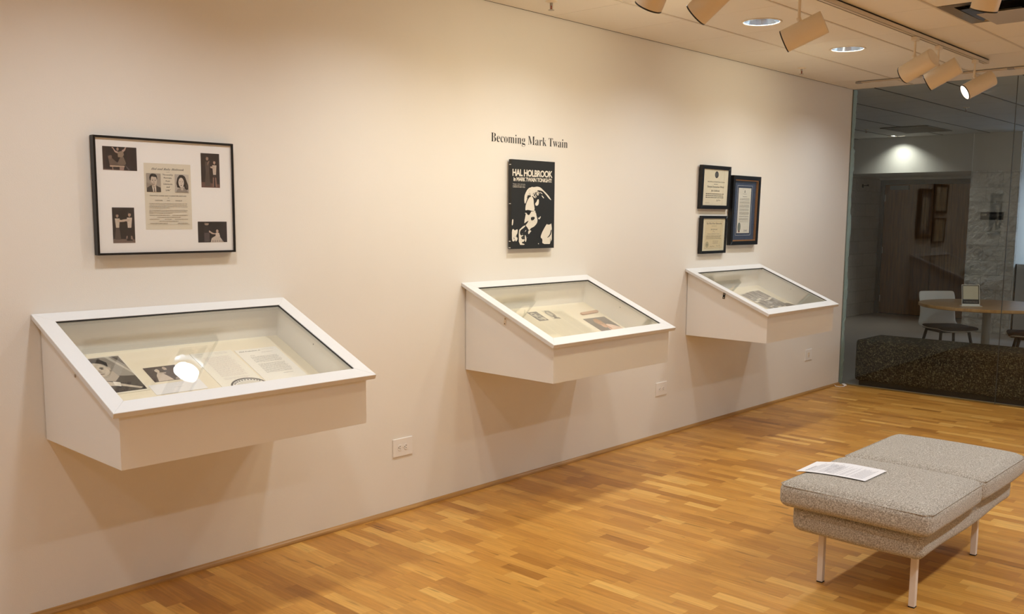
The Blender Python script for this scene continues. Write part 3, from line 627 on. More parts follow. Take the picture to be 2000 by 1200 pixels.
def d_col(A, w_, h):
    S = Sub(A, 0, 0, w_, h); S.bg((110, 102, 90)); S.p([(0, 0), (0, .5), (.5, 1), (.9, 1), (1, .5), (1, 0)], (104, 96, 86))
    S.p([(.42, 0), (.46, .42), (.62, .58), (.8, .5), (1, .3), (1, 0)], (232, 202, 184)); S.p([(.5, .22), (.46, .42), (.56, .46), (.58, .3)], (196, 140, 110))
    S.e(.44, .60, .13, .22, (190, 142, 100), .15); S.p([(.30, .55), (.26, .76), (.36, .92), (.52, .94), (.6, .78), (.56, .6), (.5, .72), (.4, .76), (.34, .66)], (172, 128, 84)); S.e(.40, .46, .08, .1, (206, 160, 124)); S.e(.36, .62, .03, .02, (110, 76, 54)); S.e(.47, .61, .03, .02, (110, 76, 54))
    S.p([(.6, .0), (.64, .2), (.68, .14), (.66, 0)], (120, 60, 50))
sheet('colour_photograph', 1, 4.399, 4.606, -.211, -.395, (96, 88, 80), d_col, 'colour photo of a bearded man in pink against grey in the middle case', 'photograph', lift=.0046)
O, U, V, N = deck_frame(1, 4.53, -.155, .0105, rot=math.radians(4)); rb = MB()
n_ = 16; ring = [(math.cos(math.pi*(.5+k/(n_-1)))*.0125-.077, math.sin(math.pi*(.5+k/(n_-1)))*.0125) for k in range(n_)]+[(math.cos(math.pi*(-.5+k/(n_-1)))*.0125+.077, math.sin(math.pi*(-.5+k/(n_-1)))*.0125) for k in range(n_)]
rb.prism([O+U*a+V*b_-N*.005 for a, b_ in ring], N*.008)
o = rb.build('comb', mat('tan_horn', (192, 148, 112), .4), bevel=.0025); rebase(o); tag(o, 'slim brown round-ended bar lying above the colour photo in the middle case', 'comb case')
o.name = 'cigar_holder'; o['category'] = 'small brown bar'
# far case
def d_clip(A, w_, h):
    r = random.Random(5)
    cells = [(.02, .55, .24, .95), (.26, .62, .44, .97), (.46, .5, .74, .98), (.76, .55, .98, .95), (.03, .06, .2, .48), (.22, .2, .42, .55), (.44, .1, .6, .46), (.62, .05, .8, .45), (.82, .08, .97, .5), (.24, .03, .42, .16)]
    for a, b_, c, d in cells:
        S = Sub(A, w_*a, h*b_, w_*c, h*d); g = r.randint(96, 130); S.bg((g, g-6, g-14))
        for _ in range(5):
            g2 = r.choice([60, 74, 150, 178, 200]); S.e(r.uniform(.2, .8), r.uniform(.2, .8), r.uniform(.08, .2), r.uniform(.1, .25), (g2, g2-5, g2-12), r.uniform(0, 3))
sheet('photo_contact_sheet', 2, 6.445, 6.79, -.115, -.385, (228, 220, 204), d_clip, 'sheet of many small black and white photos in the farthest display case', 'photo sheet', lift=.002, rot=math.radians(6))
O, U, V, N = deck_frame(2, 6.800, -.385, .004); A = Art(O, U, V, N)
A.ell(0, 0, .080, .082, (70, 62, 58), n=36); A.ell(-.01, .02, .06, .04, (92, 82, 76)); A.ell(.04, .03, .03, .03, (110, 98, 90)); A.ell(0, -.02, .07, .05, (84, 76, 70))
o = A.build('dark_oval_photograph'); rebase(o); tag(o, 'dark rounded print at the front edge of the farthest display case', 'print')

# ------------------------------------------------------------------ wall lettering
A = Art((0, -.0008, 0), (1, 0, 0), (0, 0, 1), (0, -1, 0))
def letter_row(A, s, x0, w_, z0, h, c): A.text(s, x0, z0, w_, h, c, 'serif', offset=-.011)
letter_row(A, 'Becoming Mark Twain', 3.8185, .667, 1.984, .0515, (22, 20, 20))
o = A.build('wall_lettering'); rebase(o); tag(o, 'black serif words Becoming Mark Twain on the wall above the poster', 'wall lettering')

# ------------------------------------------------------------------ picture frames
def frame(name, x0, x1, z0, z1, depth, fw, tilt, mats, label, inner, glaze=True, fd=None, cat='framed picture', group=None):
    """frame hung on wall y=0; tilt = how far the top leans out; inner(A,w,h) draws the artwork"""
    e = empty(name, ((x0+x1)/2, 0, z0)); w_ = x1-x0; h = z1-z0
    V = Vector((0, -tilt, h)).normalized(); N = Ux.cross(V); N = Vector((0, -V.z, V.y))
    O = Vector((x0, -.0015, z0))
    f = MB()
    for a, b_, c, d in (((0, 0), (w_, 0), (w_-fw, fw), (fw, fw)), ((w_, 0), (w_, h), (w_-fw, h-fw), (w_-fw, fw)), ((w_, h), (0, h), (fw, h-fw), (w_-fw, h-fw)), ((0, h), (0, 0), (fw, fw), (fw, h-fw))):
        q4 = (a, b_, c, d)
        f.add([O+Ux*p[0]+V*p[1]+N*0 for p in q4]+[O+Ux*p[0]+V*p[1]+N*depth for p in q4], [(3, 2, 1, 0), (4, 5, 6, 7), (0, 1, 5, 4), (1, 2, 6, 5), (2, 3, 7, 6), (3, 0, 4, 7)])
    f.build('frame', mats, e, bevel=.001, seg=1)
    fd = depth-.008 if fd is None else fd
    A = Art(O+N*(fd), Ux, V, N); inner(A, e, O, V, N, fd)
    if glaze: MB().obox(O, Ux, V, N, (fw-.0005, fw-.0005, depth-.0035), (w_-fw+.0005, h-fw+.0005, depth-.0018)).build('glazing', M_pic, e)
    return tag(e, label, cat, group)
F1X, F1Z = 1.585, 1.405
def f1(A, e, O, V, N, fd):
    X = lambda x: x-F1X; Z = lambda z: z-F1Z
    A.mb.obox(O, Ux, V, N, (.004, .004, .004), (.600, .464, fd), A.mi(M_white)); A.build('mat_board', e)
    def photo(x0, z0, x1, z1, draw, nm='mounted_photograph'):
        B = Art(O+N*(fd+.0003), Ux, V, N); S = Sub(B, X(x0), Z(z0), X(x1), Z(z1)); draw(S); return B.build(nm, e)
    D0 = (40, 31, 32)
    def p1(S):
        S.bg(D0); S.p([(0, 0), (.1, 0), (.08, 1), (0, 1)], (58, 44, 42)); S.p([(.72, 0), (.8, 0), (.78, 1), (.7, 1)], (50, 36, 42)); S.p([(0, .05), (1, .0), (1, -.0), (0, 0)], (120, 98, 90))
        S.p([(.2, .2), (.62, .2), (.64, .15), (.2, .14)], (196, 172, 150)); S.p([(.26, .14), (.29, .14), (.30, 0), (.27, 0)], (150, 128, 116)); S.p([(.48, .14), (.62, .15), (.6, 0), (.48, .0)], (168, 140, 130))
        S.p([(.16, .5), (.26, .52), (.4, .34), (.62, .3), (.66, .22), (.2, .2)], (108, 92, 82)); S.e(.21, .57, .06, .1, (128, 106, 94)); S.p([(.14, .56), (.2, .7), (.27, .62), (.2, .62)], (46, 38, 38))
        S.p([(.42, .3), (.52, .58), (.6, .6), (.68, .3), (.62, .22), (.46, .22)], (120, 104, 92)); S.p([(.44, .56), (.44, .78), (.6, .84), (.62, .66), (.56, .56)], (150, 132, 116)); S.e(.44, .9, .035, .07, (166, 142, 126))
        S.p([(.26, .95), (.3, .92), (.36, .76), (.44, .72), (.44, .8), (.38, .82), (.3, .98)], (190, 160, 146)); S.p([(.6, .78), (.66, .86), (.7, 1), (.67, 1), (.62, .9), (.56, .86)], (190, 160, 146)); S.p([(.64, .24), (.72, .14), (.8, .0), (.74, .0), (.68, .12)], (98, 88, 90))
    def p2(S):
        S.bg((46, 36, 34)); S.p([(0, 0), (1, 0), (1, .1), (0, .16)], (108, 78, 70)); figure(S, .34, .04, .9, (160, 134, 118), (88, 76, 70), (82, 70, 62), arm=(.46, .8, (146, 120, 106)), skirt=.55)
        figure(S, .72, .02, .8, (190, 160, 142), (206, 190, 176), (58, 46, 46), arm=(.5, .62, (196, 178, 162)), skirt=.35); S.p([(.6, .02), (.66, .02), (.68, .3), (.62, .3)], (150, 118, 104)); S.p([(.76, .02), (.84, .02), (.8, .3), (.74, .3)], (150, 118, 104))
    def p3(S):
        S.bg((38, 31, 30)); S.p([(0, 0), (1, 0), (1, .1), (0, .12)], (120, 102, 92)); figure(S, .22, .1, .74, (172, 148, 130), (210, 196, 178), (88, 76, 68), arm=(.55, .64, (206, 184, 166)), skirt=.6)
        figure(S, .74, .06, .82, (184, 158, 140), (216, 200, 184), (42, 34, 34), lean=.03, arm=(.44, .66, (206, 186, 168)), skirt=.5); S.p([(.58, .12), (.64, .12), (.66, .2), (.6, .2)], (150, 128, 118)); S.p([(.8, .1), (.9, .1), (.86, .2), (.8, .2)], (150, 128, 118))
    def p4(S):
        S.bg((28, 24, 28)); S.p([(.78, 0), (1, 0), (1, 1), (.82, 1)], (38, 32, 38)); figure(S, .3, .04, .94, (160, 140, 126), (40, 34, 36), (84, 74, 76), skirt=.3)
        S.p([(.42, .0), (.46, .2), (.6, .32), (.76, .24), (.88, 0)], (206, 194, 182)); S.p([(.6, .28), (.6, .46), (.72, .46), (.76, .26)], (216, 202, 190)); S.e(.66, .54, .045, .08, (196, 170, 152)); S.p([(.38, .58), (.5, .46), (.62, .42), (.6, .38), (.48, .4), (.37, .5)], (206, 182, 166))
        for k in range(5): S.e(.5+.08*k, .06, .025, .05, (170, 158, 150))
    photo(1.622, 1.7396, 1.7593, 1.8315, p1); photo(2.0375, 1.682, 2.1237, 1.8258, p2); photo(1.650, 1.4522, 1.7402, 1.5935, p3); photo(2.0148, 1.449, 2.1507, 1.5375, p4)
    B = Art(O+N*(fd+.0003), Ux, V, N); x0, z0, x1, z1 = X(1.7868), Z(1.505), X(1.9895), Z(1.774)
    B.rect(x0, z0, x1, z1, (228, 220, 202)); K = (60, 54, 52)
    B.text('Hal and Ruby Holbrook', X(1.8175), Z(1.7475), .142, .0085, K, 'italic', offset=.0, shear=.22); B.rect(X(1.882), Z(1.7385), X(1.896), Z(1.7395), (130, 122, 114))
    for tx, zc, ww in (('"Personality', 1.7262, .046), ('Portraits', 1.7135, .034), ('from', 1.7010, .019), ('Literature', 1.6885, .038), ('and', 1.6765, .014), ('Life"', 1.6635, .020)):
        B.text(tx, X(1.8872-ww/2), Z(zc), ww, .0062, K, 'sans', offset=.004, shear=.12)
    B.text('DRAMATIC SCENES AND CHARACTER SKETCHES', X(1.808), Z(1.641), .159, .0042, K, 'sans'); B.text('IN', X(1.885), Z(1.633), .005, .003, K)
    B.text('COSTUME', X(1.8295), Z(1.6215), .032, .0042, K); B.text('AND', X(1.880), Z(1.6215), .014, .0042, K); B.text('MAKEUP', X(1.918), Z(1.6215), .029, .0042, K)
    g = (150, 142, 132)
    B.lines(X(1.8035), X(1.9705), [Z(1.6105), Z(1.6045), Z(1.5985)], .0016, g, seed=41, rag=.02); B.lines(X(1.8035), X(1.90), [Z(1.5925)], .0016, g, seed=42); B.lines(X(1.8035), X(1.9705), [Z(1.583), Z(1.577)], .0016, g, seed=43, rag=.02); B.lines(X(1.8035), X(1.91), [Z(1.571)], .0016, g, seed=44)
    B.lines(X(1.8035), X(1.890), [Z(1.5625)], .0018, g, seed=45, rag=0); B.lines(X(1.902), X(1.9705), [Z(1.5625)], .0018, g, seed=46, rag=0); B.lines(X(1.836), X(1.940), [Z(1.5545)], .0018, g, seed=47, rag=0)
    B.lines(X(1.8035), X(1.845), [Z(1.5465)], .0018, g, seed=48, rag=0); B.lines(X(1.868), X(1.900), [Z(1.5465)], .0018, g, seed=49, rag=0); B.lines(X(1.912), X(1.9705), [Z(1.5465)], .0018, g, seed=50, rag=0)
    B.lines(X(1.845), X(1.928), [Z(1.5385)], .0018, g, seed=51, rag=0); B.lines(X(1.8035), X(1.880), [Z(1.530)], .0018, g, seed=52, rag=0); B.lines(X(1.925), X(1.9705), [Z(1.530)], .0018, g, seed=53, rag=0)
    B.rect(X(1.796), Z(1.5253), X(1.978), Z(1.5260), (130, 122, 112))
    po = B.build('playbill', e)
    for nm, xa, xb, fn in (('man_portrait', 1.7955, 1.8565, portrait_man), ('woman_portrait', 1.918, 1.979, portrait_woman)):
        C = Art(O+N*(fd+.0014), Ux, V, N); fn(Sub(C, X(xa), Z(1.658), X(xb), Z(1.7328))); C.build('printed_portrait', po)
    # bevelled mat opening edge
frame('picture_frame', 1.585, 2.188, 1.405, 1.872, .032, .0085, .002, M_black, 'wide black-framed picture with four stage photos around a playbill, above the nearest case', f1)
def f2(A, e, O, V, N, fd):
    A.rect(.015, .015, .385, .30, (238, 230, 206)); K = (84, 78, 68); X = lambda x: x-5.971; Z = lambda z: z-1.6315
    A.ell(X(6.182), Z(1.884), .026, .025, (40, 42, 50), n=24); A.ell(X(6.182), Z(1.884), .018, .017, (96, 96, 92), n=20); A.rect(X(6.178), Z(1.868), X(6.186), Z(1.900), (60, 60, 62))
    A.text('The President of the United States of America', X(6.062), Z(1.827), .24, .0085, K, 'fraktur', offset=.0); A.lines(X(6.150), X(6.205), [Z(1.812)], .0035, (120, 112, 98), seed=60, rag=0)
    A.text('National Humanities Medal', X(6.058), Z(1.7885), .235, .0125, K, 'fraktur'); A.text('Hal Holbrook', X(6.115), Z(1.760), .118, .0125, K, 'fraktur')
    A.lines(X(6.044), X(6.30), [Z(1.740), Z(1.7265), Z(1.7135)], .0055, (120, 112, 98), seed=61, rag=.04); A.text('Joy Trevor', X(6.195), Z(1.692), .06, .013, K, 'script'); A.lines(X(6.04), X(6.11), [Z(1.676)], .0022, (150, 142, 126), seed=62)
    A.build('certificate', e)
frame('picture_frame', 5.971, 6.374, 1.6315, 1.949, .028, .027, .010, M_black, 'black-framed cream certificate with a round dark emblem, upper left of the three certificates', f2, group='framed certificates')
def f4(A, e, O, V, N, fd):
    c = (226, 208, 164); A.rect(.012, .012, .335, .265, (240, 230, 200)); X = lambda x: x-5.993; Z = lambda z: z-1.302; K = (70, 62, 50)
    for a, b_, cc, d in ((6.052, 1.540, 6.302, 1.5425), (6.052, 1.3385, 6.302, 1.341), (6.052, 1.3385, 6.0545, 1.5425), (6.2995, 1.3385, 6.302, 1.5425)): A.rect(X(a), Z(b_), X(cc), Z(d), (190, 166, 110), up=False)
    A.rect(X(6.056), Z(1.3425), X(6.298), Z(1.5385), (232, 217, 180))
    A.text('The Ohio State University', X(6.068), Z(1.519), .212, .0115, K, 'fraktur', offset=.004); A.lines(X(6.14), X(6.21), [Z(1.505)], .0024, (140, 128, 104), seed=63, rag=0)
    A.text('Hal Holbrook', X(6.130), Z(1.4765), .092, .0085, K, 'fraktur'); A.lines(X(6.16), X(6.19), [Z(1.463)], .0024, (140, 128, 104), seed=64); A.text('Doctor of Humane Letters', X(6.088), Z(1.4445), .17, .0062, (90, 82, 66), 'serif', offset=-.01)
    A.lines(X(6.072), X(6.285), [Z(1.432), Z(1.4245), Z(1.417), Z(1.4095)], .0028, (140, 128, 104), seed=65, rag=.1); A.lines(X(6.165), X(6.25), [Z(1.395), Z(1.388), Z(1.381), Z(1.374)], .002, (160, 146, 118), seed=66, rag=.1)
    A.ell(X(6.088), Z(1.3685), .022, .022, (176, 168, 136), n=24); A.ell(X(6.088), Z(1.3685), .017, .017, (196, 186, 150), n=24); A.ell(X(6.088), Z(1.3685), .009, .010, (150, 144, 118), n=16)
    A.text('Mary Grace', X(6.13), Z(1.352), .06, .007, K, 'script'); A.text('Carl M', X(6.22), Z(1.354), .05, .006, K, 'script')
    A.build('certificate', e)
frame('picture_frame', 5.993, 6.350, 1.302, 1.581, .026, .020, .008, M_black, 'smallest black-framed certificate with fancy blackletter heading, lower left of the three', f4, group='framed certificates')
def f3(A, e, O, V, N, fd):
    X = lambda x: x-6.402; Z = lambda z: z-1.358; gold = mat('gold_fillet', (190, 130, 52), .4, metal=.4)
    fl = MB(); a0, a1, b0, b1 = .030, .392, .030, .502
    for (p, q_, ww) in (((a0, b0), (a1, b0+.009), 0), ((a0, b1-.009), (a1, b1), 0), ((a0, b0+.009), (a0+.009, b1-.009), 0), ((a1-.009, b0+.009), (a1, b1-.009), 0)): fl.obox(O, Ux, V, N, (*p, fd), (*q_, fd+.016))
    fl.build('gold_fillet', gold, e); A.rect(.02, .02, .40, .51, (52, 66, 94))
    A.build('blue_mat', e)
    B = Art(O+N*(fd+.0006), Ux, V, N)
    for a, b_, c, d in ((6.500, 1.813, 6.732, 1.8165), (6.500, 1.4315, 6.732, 1.435), (6.500, 1.4315, 6.5045, 1.8165), (6.7275, 1.4315, 6.732, 1.8165)): B.rect(X(a), Z(b_), X(c), Z(d), (176, 182, 190), up=False)
    B.rect(X(6.512), Z(1.444), X(6.72), Z(1.804), (40, 52, 78)); B.rect(X(6.520), Z(1.449), X(6.712), Z(1.797), (232, 230, 218)); K = (96, 92, 88)
    B.ell(X(6.616), Z(1.768), .008, .009, (150, 148, 140), n=12); B.rect(X(6.612), Z(1.760), X(6.62), Z(1.782), (150, 148, 140)); B.lines(X(6.59), X(6.642), [Z(1.750)], .003, (150, 146, 138), seed=70, rag=0); B.text('Proclamation', X(6.586), Z(1.7285), .062, .0065, K, 'fraktur')
    z = 1.715
    for n_l in (3, 3, 4, 3, 4, 2, 3, 1):
        B.lines(X(6.545), X(6.695), [Z(z-.0062*j) for j in range(n_l)], .0024, (140, 136, 128), seed=int(z*1000), rag=.06); z -= .0062*n_l+.006
    B.ell(X(6.553), Z(1.4965), .022, .035, (112, 122, 112), n=28); B.ell(X(6.553), Z(1.4965), .015, .026, (128, 136, 126), n=24); B.ell(X(6.555), Z(1.4625), .011, .008, (110, 40, 44), n=16)
    B.text('Ed Rendell', X(6.625), Z(1.468), .055, .010, (90, 90, 120), 'script'); B.lines(X(6.62), X(6.69), [Z(1.462)], .0016, K, seed=71)
    B.build('proclamation_sheet', e)
frame('picture_frame', 6.402, 6.823, 1.358, 1.889, .034, .030, .012, M_black, 'tall black shadow-box frame with blue mat and gold fillet, right of the other certificates', f3, fd=.012, group='framed certificates')

# ------------------------------------------------------------------ poster
PX0, PX1, PZ0, PZ1 = 3.9520, 4.3315, 1.3800, 1.8915
e = empty('poster', ((PX0+PX1)/2, 0, PZ0))
MB().box((PX0, -.0335, PZ0), (PX1, -.012, PZ1)).build('board', mat('poster_black', (28, 28, 27), .45), e, bevel=.0008, seg=1)
MB().box((PX0+.04, -.0118, PZ0+.04), (PX1-.04, -.0005, PZ1-.04)).build('standoff', M_gap, e)
for z in (1.862, 1.640, 1.425, 1.388): MB().box((PX0-.0006, -.030, z-.0022), (PX0, -.016, z+.0022)).build('staple', M_plastic, e)
A = Art((0, -.0338, 0), (1, 0, 0), (0, 0, 1), (0, -1, 0)); Wc = (226, 219, 206); Kc = (27, 27, 26)
A.text('HAL HOLBROOK', 3.9600, 1.7995, .350, .0365, Wc, offset=.036, spacing=.92); A.text('in MARK TWAIN TONIGHT!', 3.9690, 1.7700, .333, .0215, Wc, offset=.034, spacing=.92)
for k, s_ in enumerate(('"Deeper, richer and more', 'amazing than ever seen."', 'SUPERB IN EVERY WAY')): A.text(s_, 3.963, 1.7500-.0088*k, .106, .0055, Wc, offset=.006)
CR = (_R, _U, _F)
def pt(x, y):   # traced outline of the printed figure, reduced to poster coordinates
    px, py = 980+x/8, 350+y/8; d = _R*((px-1000)/1832.69)-_U*((py-648.73)/1832.69)+_F; t = (-.0338-CAMP.y)/d.y
    p = CAMP+d*t; return (round(p.x, 4), round(p.z, 4))
WH = [
 [(350,330),(355,260),(372,215),(395,170),(425,138),(455,130),(470,120),(500,128),(540,118),(575,120),(610,135),(660,185),(700,225),(735,265),(778,335),(740,310),(690,245),(640,190),(600,178),(560,175),(545,188),(520,180),(495,200),(478,215),(470,245),(450,240),(430,255),(412,285),(400,300),(385,340),(372,375),(358,385)],
 [(420,300),(445,275),(485,280),(498,330),(500,380),(508,430),(514,470),(502,497),(470,492),(440,488),(400,480),(374,492),(366,470),(376,400),(396,345)],
 [(475,205),(492,200),(500,240),(492,262)],[(500,225),(520,215),(545,240),(580,262),(560,238),(535,205),(560,200),(582,240),(575,250)],[(480,260),(500,245),(515,300),(505,290)],[(515,235),(530,240),(545,290),(532,282)],
 [(618,252),(640,265),(662,298),(650,300),(630,280)],
 [(555,320),(575,312),(580,345),(574,395),(560,412),(540,420),(522,405),(520,378),(540,360)],
 [(370,560),(384,520),(394,548),(410,562),(430,562),(442,535),(462,510),(512,506),(534,530),(542,580),(558,635),(552,680),(530,715),(500,745),(470,760),(448,772),(436,800),(415,790),(398,755),(368,722),(395,694),(412,662),(388,664),(368,690),(350,690),(355,640),(364,600)],
 [(436,489),(478,486),(520,494),(528,508),(500,512),(462,514),(444,512),(440,500)],[(458,232),(500,186),(556,184),(572,206),(536,216),(512,232),(492,252),(470,276),(452,280)],[(440,250),(470,235),(462,275)],[(452,262),(480,232),(474,268)],[(505,262),(518,268),(528,300),(516,296)],[(538,222),(556,232),(566,262),(552,256)],[(560,190),(580,205),(600,225),(578,222)],[(590,196),(620,214),(640,240),(612,226)],
 [(398,510),(430,512),(438,520),(420,538),(398,528)],[(358,528),(372,524),(378,540),(366,546)],
 [(560,592),(572,612),(608,575),(602,608),(582,632),(570,625)],[(520,520),(535,540),(540,590),(528,560)],
 [(412,805),(440,798),(462,812),(438,835),(425,858),(408,858)],
 [(155,795),(178,778),(200,805),(222,790),(248,785),(242,850),(222,880),(226,920),(205,945),(190,978),(155,965)],
 [(262,800),(300,765),(325,740),(362,722),(366,735),(330,770),(300,790),(278,830),(288,878),(318,880),(335,872),(330,890),(302,900),(306,935),(332,945),(348,935),(352,960),(332,985),(318,975),(310,1005),(345,1010),(355,1028),(265,1028)],
 [(158,630),(178,628),(176,680),(166,725),(152,720)],[(358,870),(372,885),(385,940),(370,990),(356,960)],[(366,800),(380,795),(372,815),(355,830)],
 [(700,700),(712,712),(745,712),(778,688),(778,1015),(628,1015),(632,935),(600,915),(618,850),(655,775)],
 [(560,1005),(575,1000),(578,1015),(566,1020)],[(205,925),(235,905),(245,935),(225,975),(208,970)]]
def soft(q):   # round the corners of a traced outline
    n = len(q); return [(q[i][0]*(1-t)+q[(i+1) % n][0]*t, q[i][1]*(1-t)+q[(i+1) % n][1]*t) for i in range(n) for t in (.22, .78)]
for q_ in WH: A.poly([pt(*p) for p in soft(q_)], Wc)
BK = [[(378,494),(420,486),(470,497),(522,506),(470,504),(436,512),(430,545),(412,556),(396,540),(390,516)],[(478,236),(500,212),(504,218),(486,244)],[(508,222),(534,200),(536,208),(516,230)],[(540,206),(560,196),(562,202),(546,212)],[(775,790),(762,795),(752,850),(730,888),(698,918),(730,908),(762,870),(772,830)],[(752,930),(758,930),(762,1015),(754,1015)],[(450,600),(478,590),(508,592),(512,618),(490,640),(470,650),(455,640)],
 [(412,650),(400,655),(350,690),(362,700),(408,668)],[(408,520),(428,525),(418,545)],[(290,790),(320,795),(330,850),(305,870),(285,850)],[(180,900),(195,930),(185,950)],[(430,255),(400,270),(385,300),(410,290)],[(395,255),(425,250),(405,275)]]
for q_ in BK: A.poly([pt(*p) for p in soft(q_)], Kc)
r = random.Random(3)
for _ in range(46):
    x, y = r.choice([(500, 225, 60, 50), (480, 650, 40, 40), (340, 930, 50, 80), (210, 870, 40, 80), (430, 200, 60, 50)])[:2]; x += r.gauss(0, 26); y += r.gauss(0, 34)
    p = pt(x, y); A.ell(p[0], p[1], .0012+.0012*r.random(), .0006+.001*r.random(), r.choice([Wc, Kc]), r.uniform(0, 3), n=7, up=False)
A.build('printed_face', e)
tag(e, 'tall black and white poster of a bearded man under the words HAL HOLBROOK', 'poster')

# ------------------------------------------------------------------ outlets
def outlet(x0, x1, z0, z1, label, data=False):
    e = empty('wall_outlet', ((x0+x1)/2, 0, z0)); cx, cz = (x0+x1)/2, (z0+z1)/2
    MB().prism([(x0, 0, z0), (x1, 0, z0), (x1, 0, z1), (x0, 0, z1)], (0, -.0055, 0)).build('cover_plate', M_plastic, e, bevel=.003)
    if not data:
        for s_ in (-1, 1):
            c = cx+s_*.021; pts = [(c+.0165*math.cos(t)*(1 if abs(math.cos(t)) < .8 else .92), -.0055, cz+.0165*math.sin(t)) for t in [2*math.pi*k/24 for k in range(24)]]
            rc = MB().prism(pts, (0, -.0018, 0)).build('receptacle', M_plastic, e, bevel=.0006, seg=1)
            sl = MB(); 
            for dz_, wd in ((.006, .0085), (-.006, .0065)): sl.box((c-wd/2+s_*0, -.0076, cz+dz_-.0012), (c+wd/2, -.0073, cz+dz_+.0012))
            sl.lathe((c-.0095, -.0073, cz), (0, -1, 0), [(.0026, 0), (.0026, .0003)], 10, caps=(False, True)); sl.build('slots', M_blackmat, rc)
        MB().lathe((cx, -.0055, cz), (0, -1, 0), [(.003, 0), (.002, .0008)], 12, caps=(False, True)).build('screw', M_fix, e)
    else:
        ins = MB().box((cx-.017, -.0075, cz-.022), (cx+.017, -.0055, cz+.022)).build('jack_insert', M_fix, e, bevel=.0006)
        MB().box((cx-.008, -.0079, cz-.016), (cx+.008, -.0076, cz-.002)).build('jack_opening', M_grey, ins)
    return tag(e, label, 'wall outlet', 'white wall plates low on the display wall')
outlet(3.089, 3.223, .302, .400, 'white duplex outlet plate low on the wall between the nearest and middle cases')
outlet(5.500, 5.636, .300, .396, 'white duplex outlet plate low on the wall between the middle and farthest cases')
outlet(7.820, 7.950, .304, .403, 'white wall plate low on the wall right of the farthest case, by the corner', True)

# ------------------------------------------------------------------ light bench
def rounded_box(mb, x0, x1, y0, y1, z0, z1, r, puff=0, n=14, wob=0, seed=0):
    rr = random.Random(seed); ph = [rr.uniform(0, 6) for _ in range(6)]
    c = Vector(((x0+x1)/2, (y0+y1)/2, (z0+z1)/2)); h = Vector(((x1-x0)/2, (y1-y0)/2, (z1-z0)/2))
    bm = bmesh.new(); bmesh.ops.create_cube(bm, size=2); bmesh.ops.subdivide_edges(bm, edges=bm.edges, cuts=n, use_grid_fill=True)
    vs = []
    for v in bm.verts:
        # concentrate samples towards the edges
        p = Vector([math.copysign(1-(1-abs(k))**1.6, k) if abs(k) < 1 else k for k in v.co]); q3 = Vector((p.x*h.x, p.y*h.y, p.z*h.z))
        inn = Vector([max(-h[i]+r, min(h[i]-r, q3[i])) for i in range(3)]); d = q3-inn
        if d.length > 1e-9: q3 = inn+d.normalized()*min(r, max(abs(d.x), abs(d.y), abs(d.z)))if True else q3
        k = (1-p.x**4)*(1-p.y**4)
        if p.z > 0: q3.z += puff*k*p.z
        side = (1-p.z*p.z)
        if abs(p.x) > .95: q3.x += math.copysign(puff*.35*side*(1-p.y**4), p.x)
        if abs(p.y) > .95: q3.y += math.copysign(puff*.35*side*(1-p.x**4), p.y)
        if wob: q3 += Vector((math.sin(q3.y*9+ph[0])*wob, math.sin(q3.x*8+ph[1])*wob, (math.sin(q3.x*7+ph[2])+math.sin(q3.y*8+ph[3]))*wob))
        vs.append(c+q3)
    bm.verts.index_update(); mb.add(vs, [tuple(v.index for v in f.verts) for f in bm.faces], 0, True); bm.free(); return mb
BX = 4.24
e = empty('upholstered_bench', (4.24, -2.235, 0))
def seam(mb, x0, x1, y0, y1, z, rad=.0022):
    m_ = .028; pts = [(x0+m_, y0), (x1-m_, y0), (x1, y0+m_), (x1, y1-m_), (x1-m_, y1), (x0+m_, y1), (x0, y1-m_), (x0, y0+m_)]
    for i in range(8):
        a, b_ = Vector((*pts[i], z)), Vector((*pts[(i+1) % 8], z)); mb.lathe(a, b_-a, [(rad, 0), (rad, (b_-a).length)], 8)
    return mb
for k, (xa, xb) in enumerate(((3.600, 4.245), (4.240, 4.880))):
    c = rounded_box(MB(), xa, xb, -2.553, -1.925, .352, .462, .036, .016, wob=.0012, seed=k).build('seat_cushion', M_boucle, e)
    seam(MB(), xa+.004, xb-.004, -2.5525, -1.9255, .4475).build('piping', M_boucle, c)
rounded_box(MB(), 3.655, 4.825, -2.512, -1.962,    .238, .358, .034, .010, wob=.003, seed=5).build('base_cushion', M_boucle, e)
for (x, y) in ((3.785, -2.05), (3.79, -2.44), (4.60, -2.425), (4.60, -2.05)):
    lg = MB().box((x-.0125, y-.0125, .004), (x+.0125, y+.0125, .262)).build('leg', M_leg, e, bevel=.0015)
    MB().box((x-.0128, y-.0128, 0), (x+.0128, y+.0128, .005)).build('foot_glide', M_blackmat, lg)
tag(e, 'light grey fabric bench with two seat cushions on thin white metal legs', 'bench')
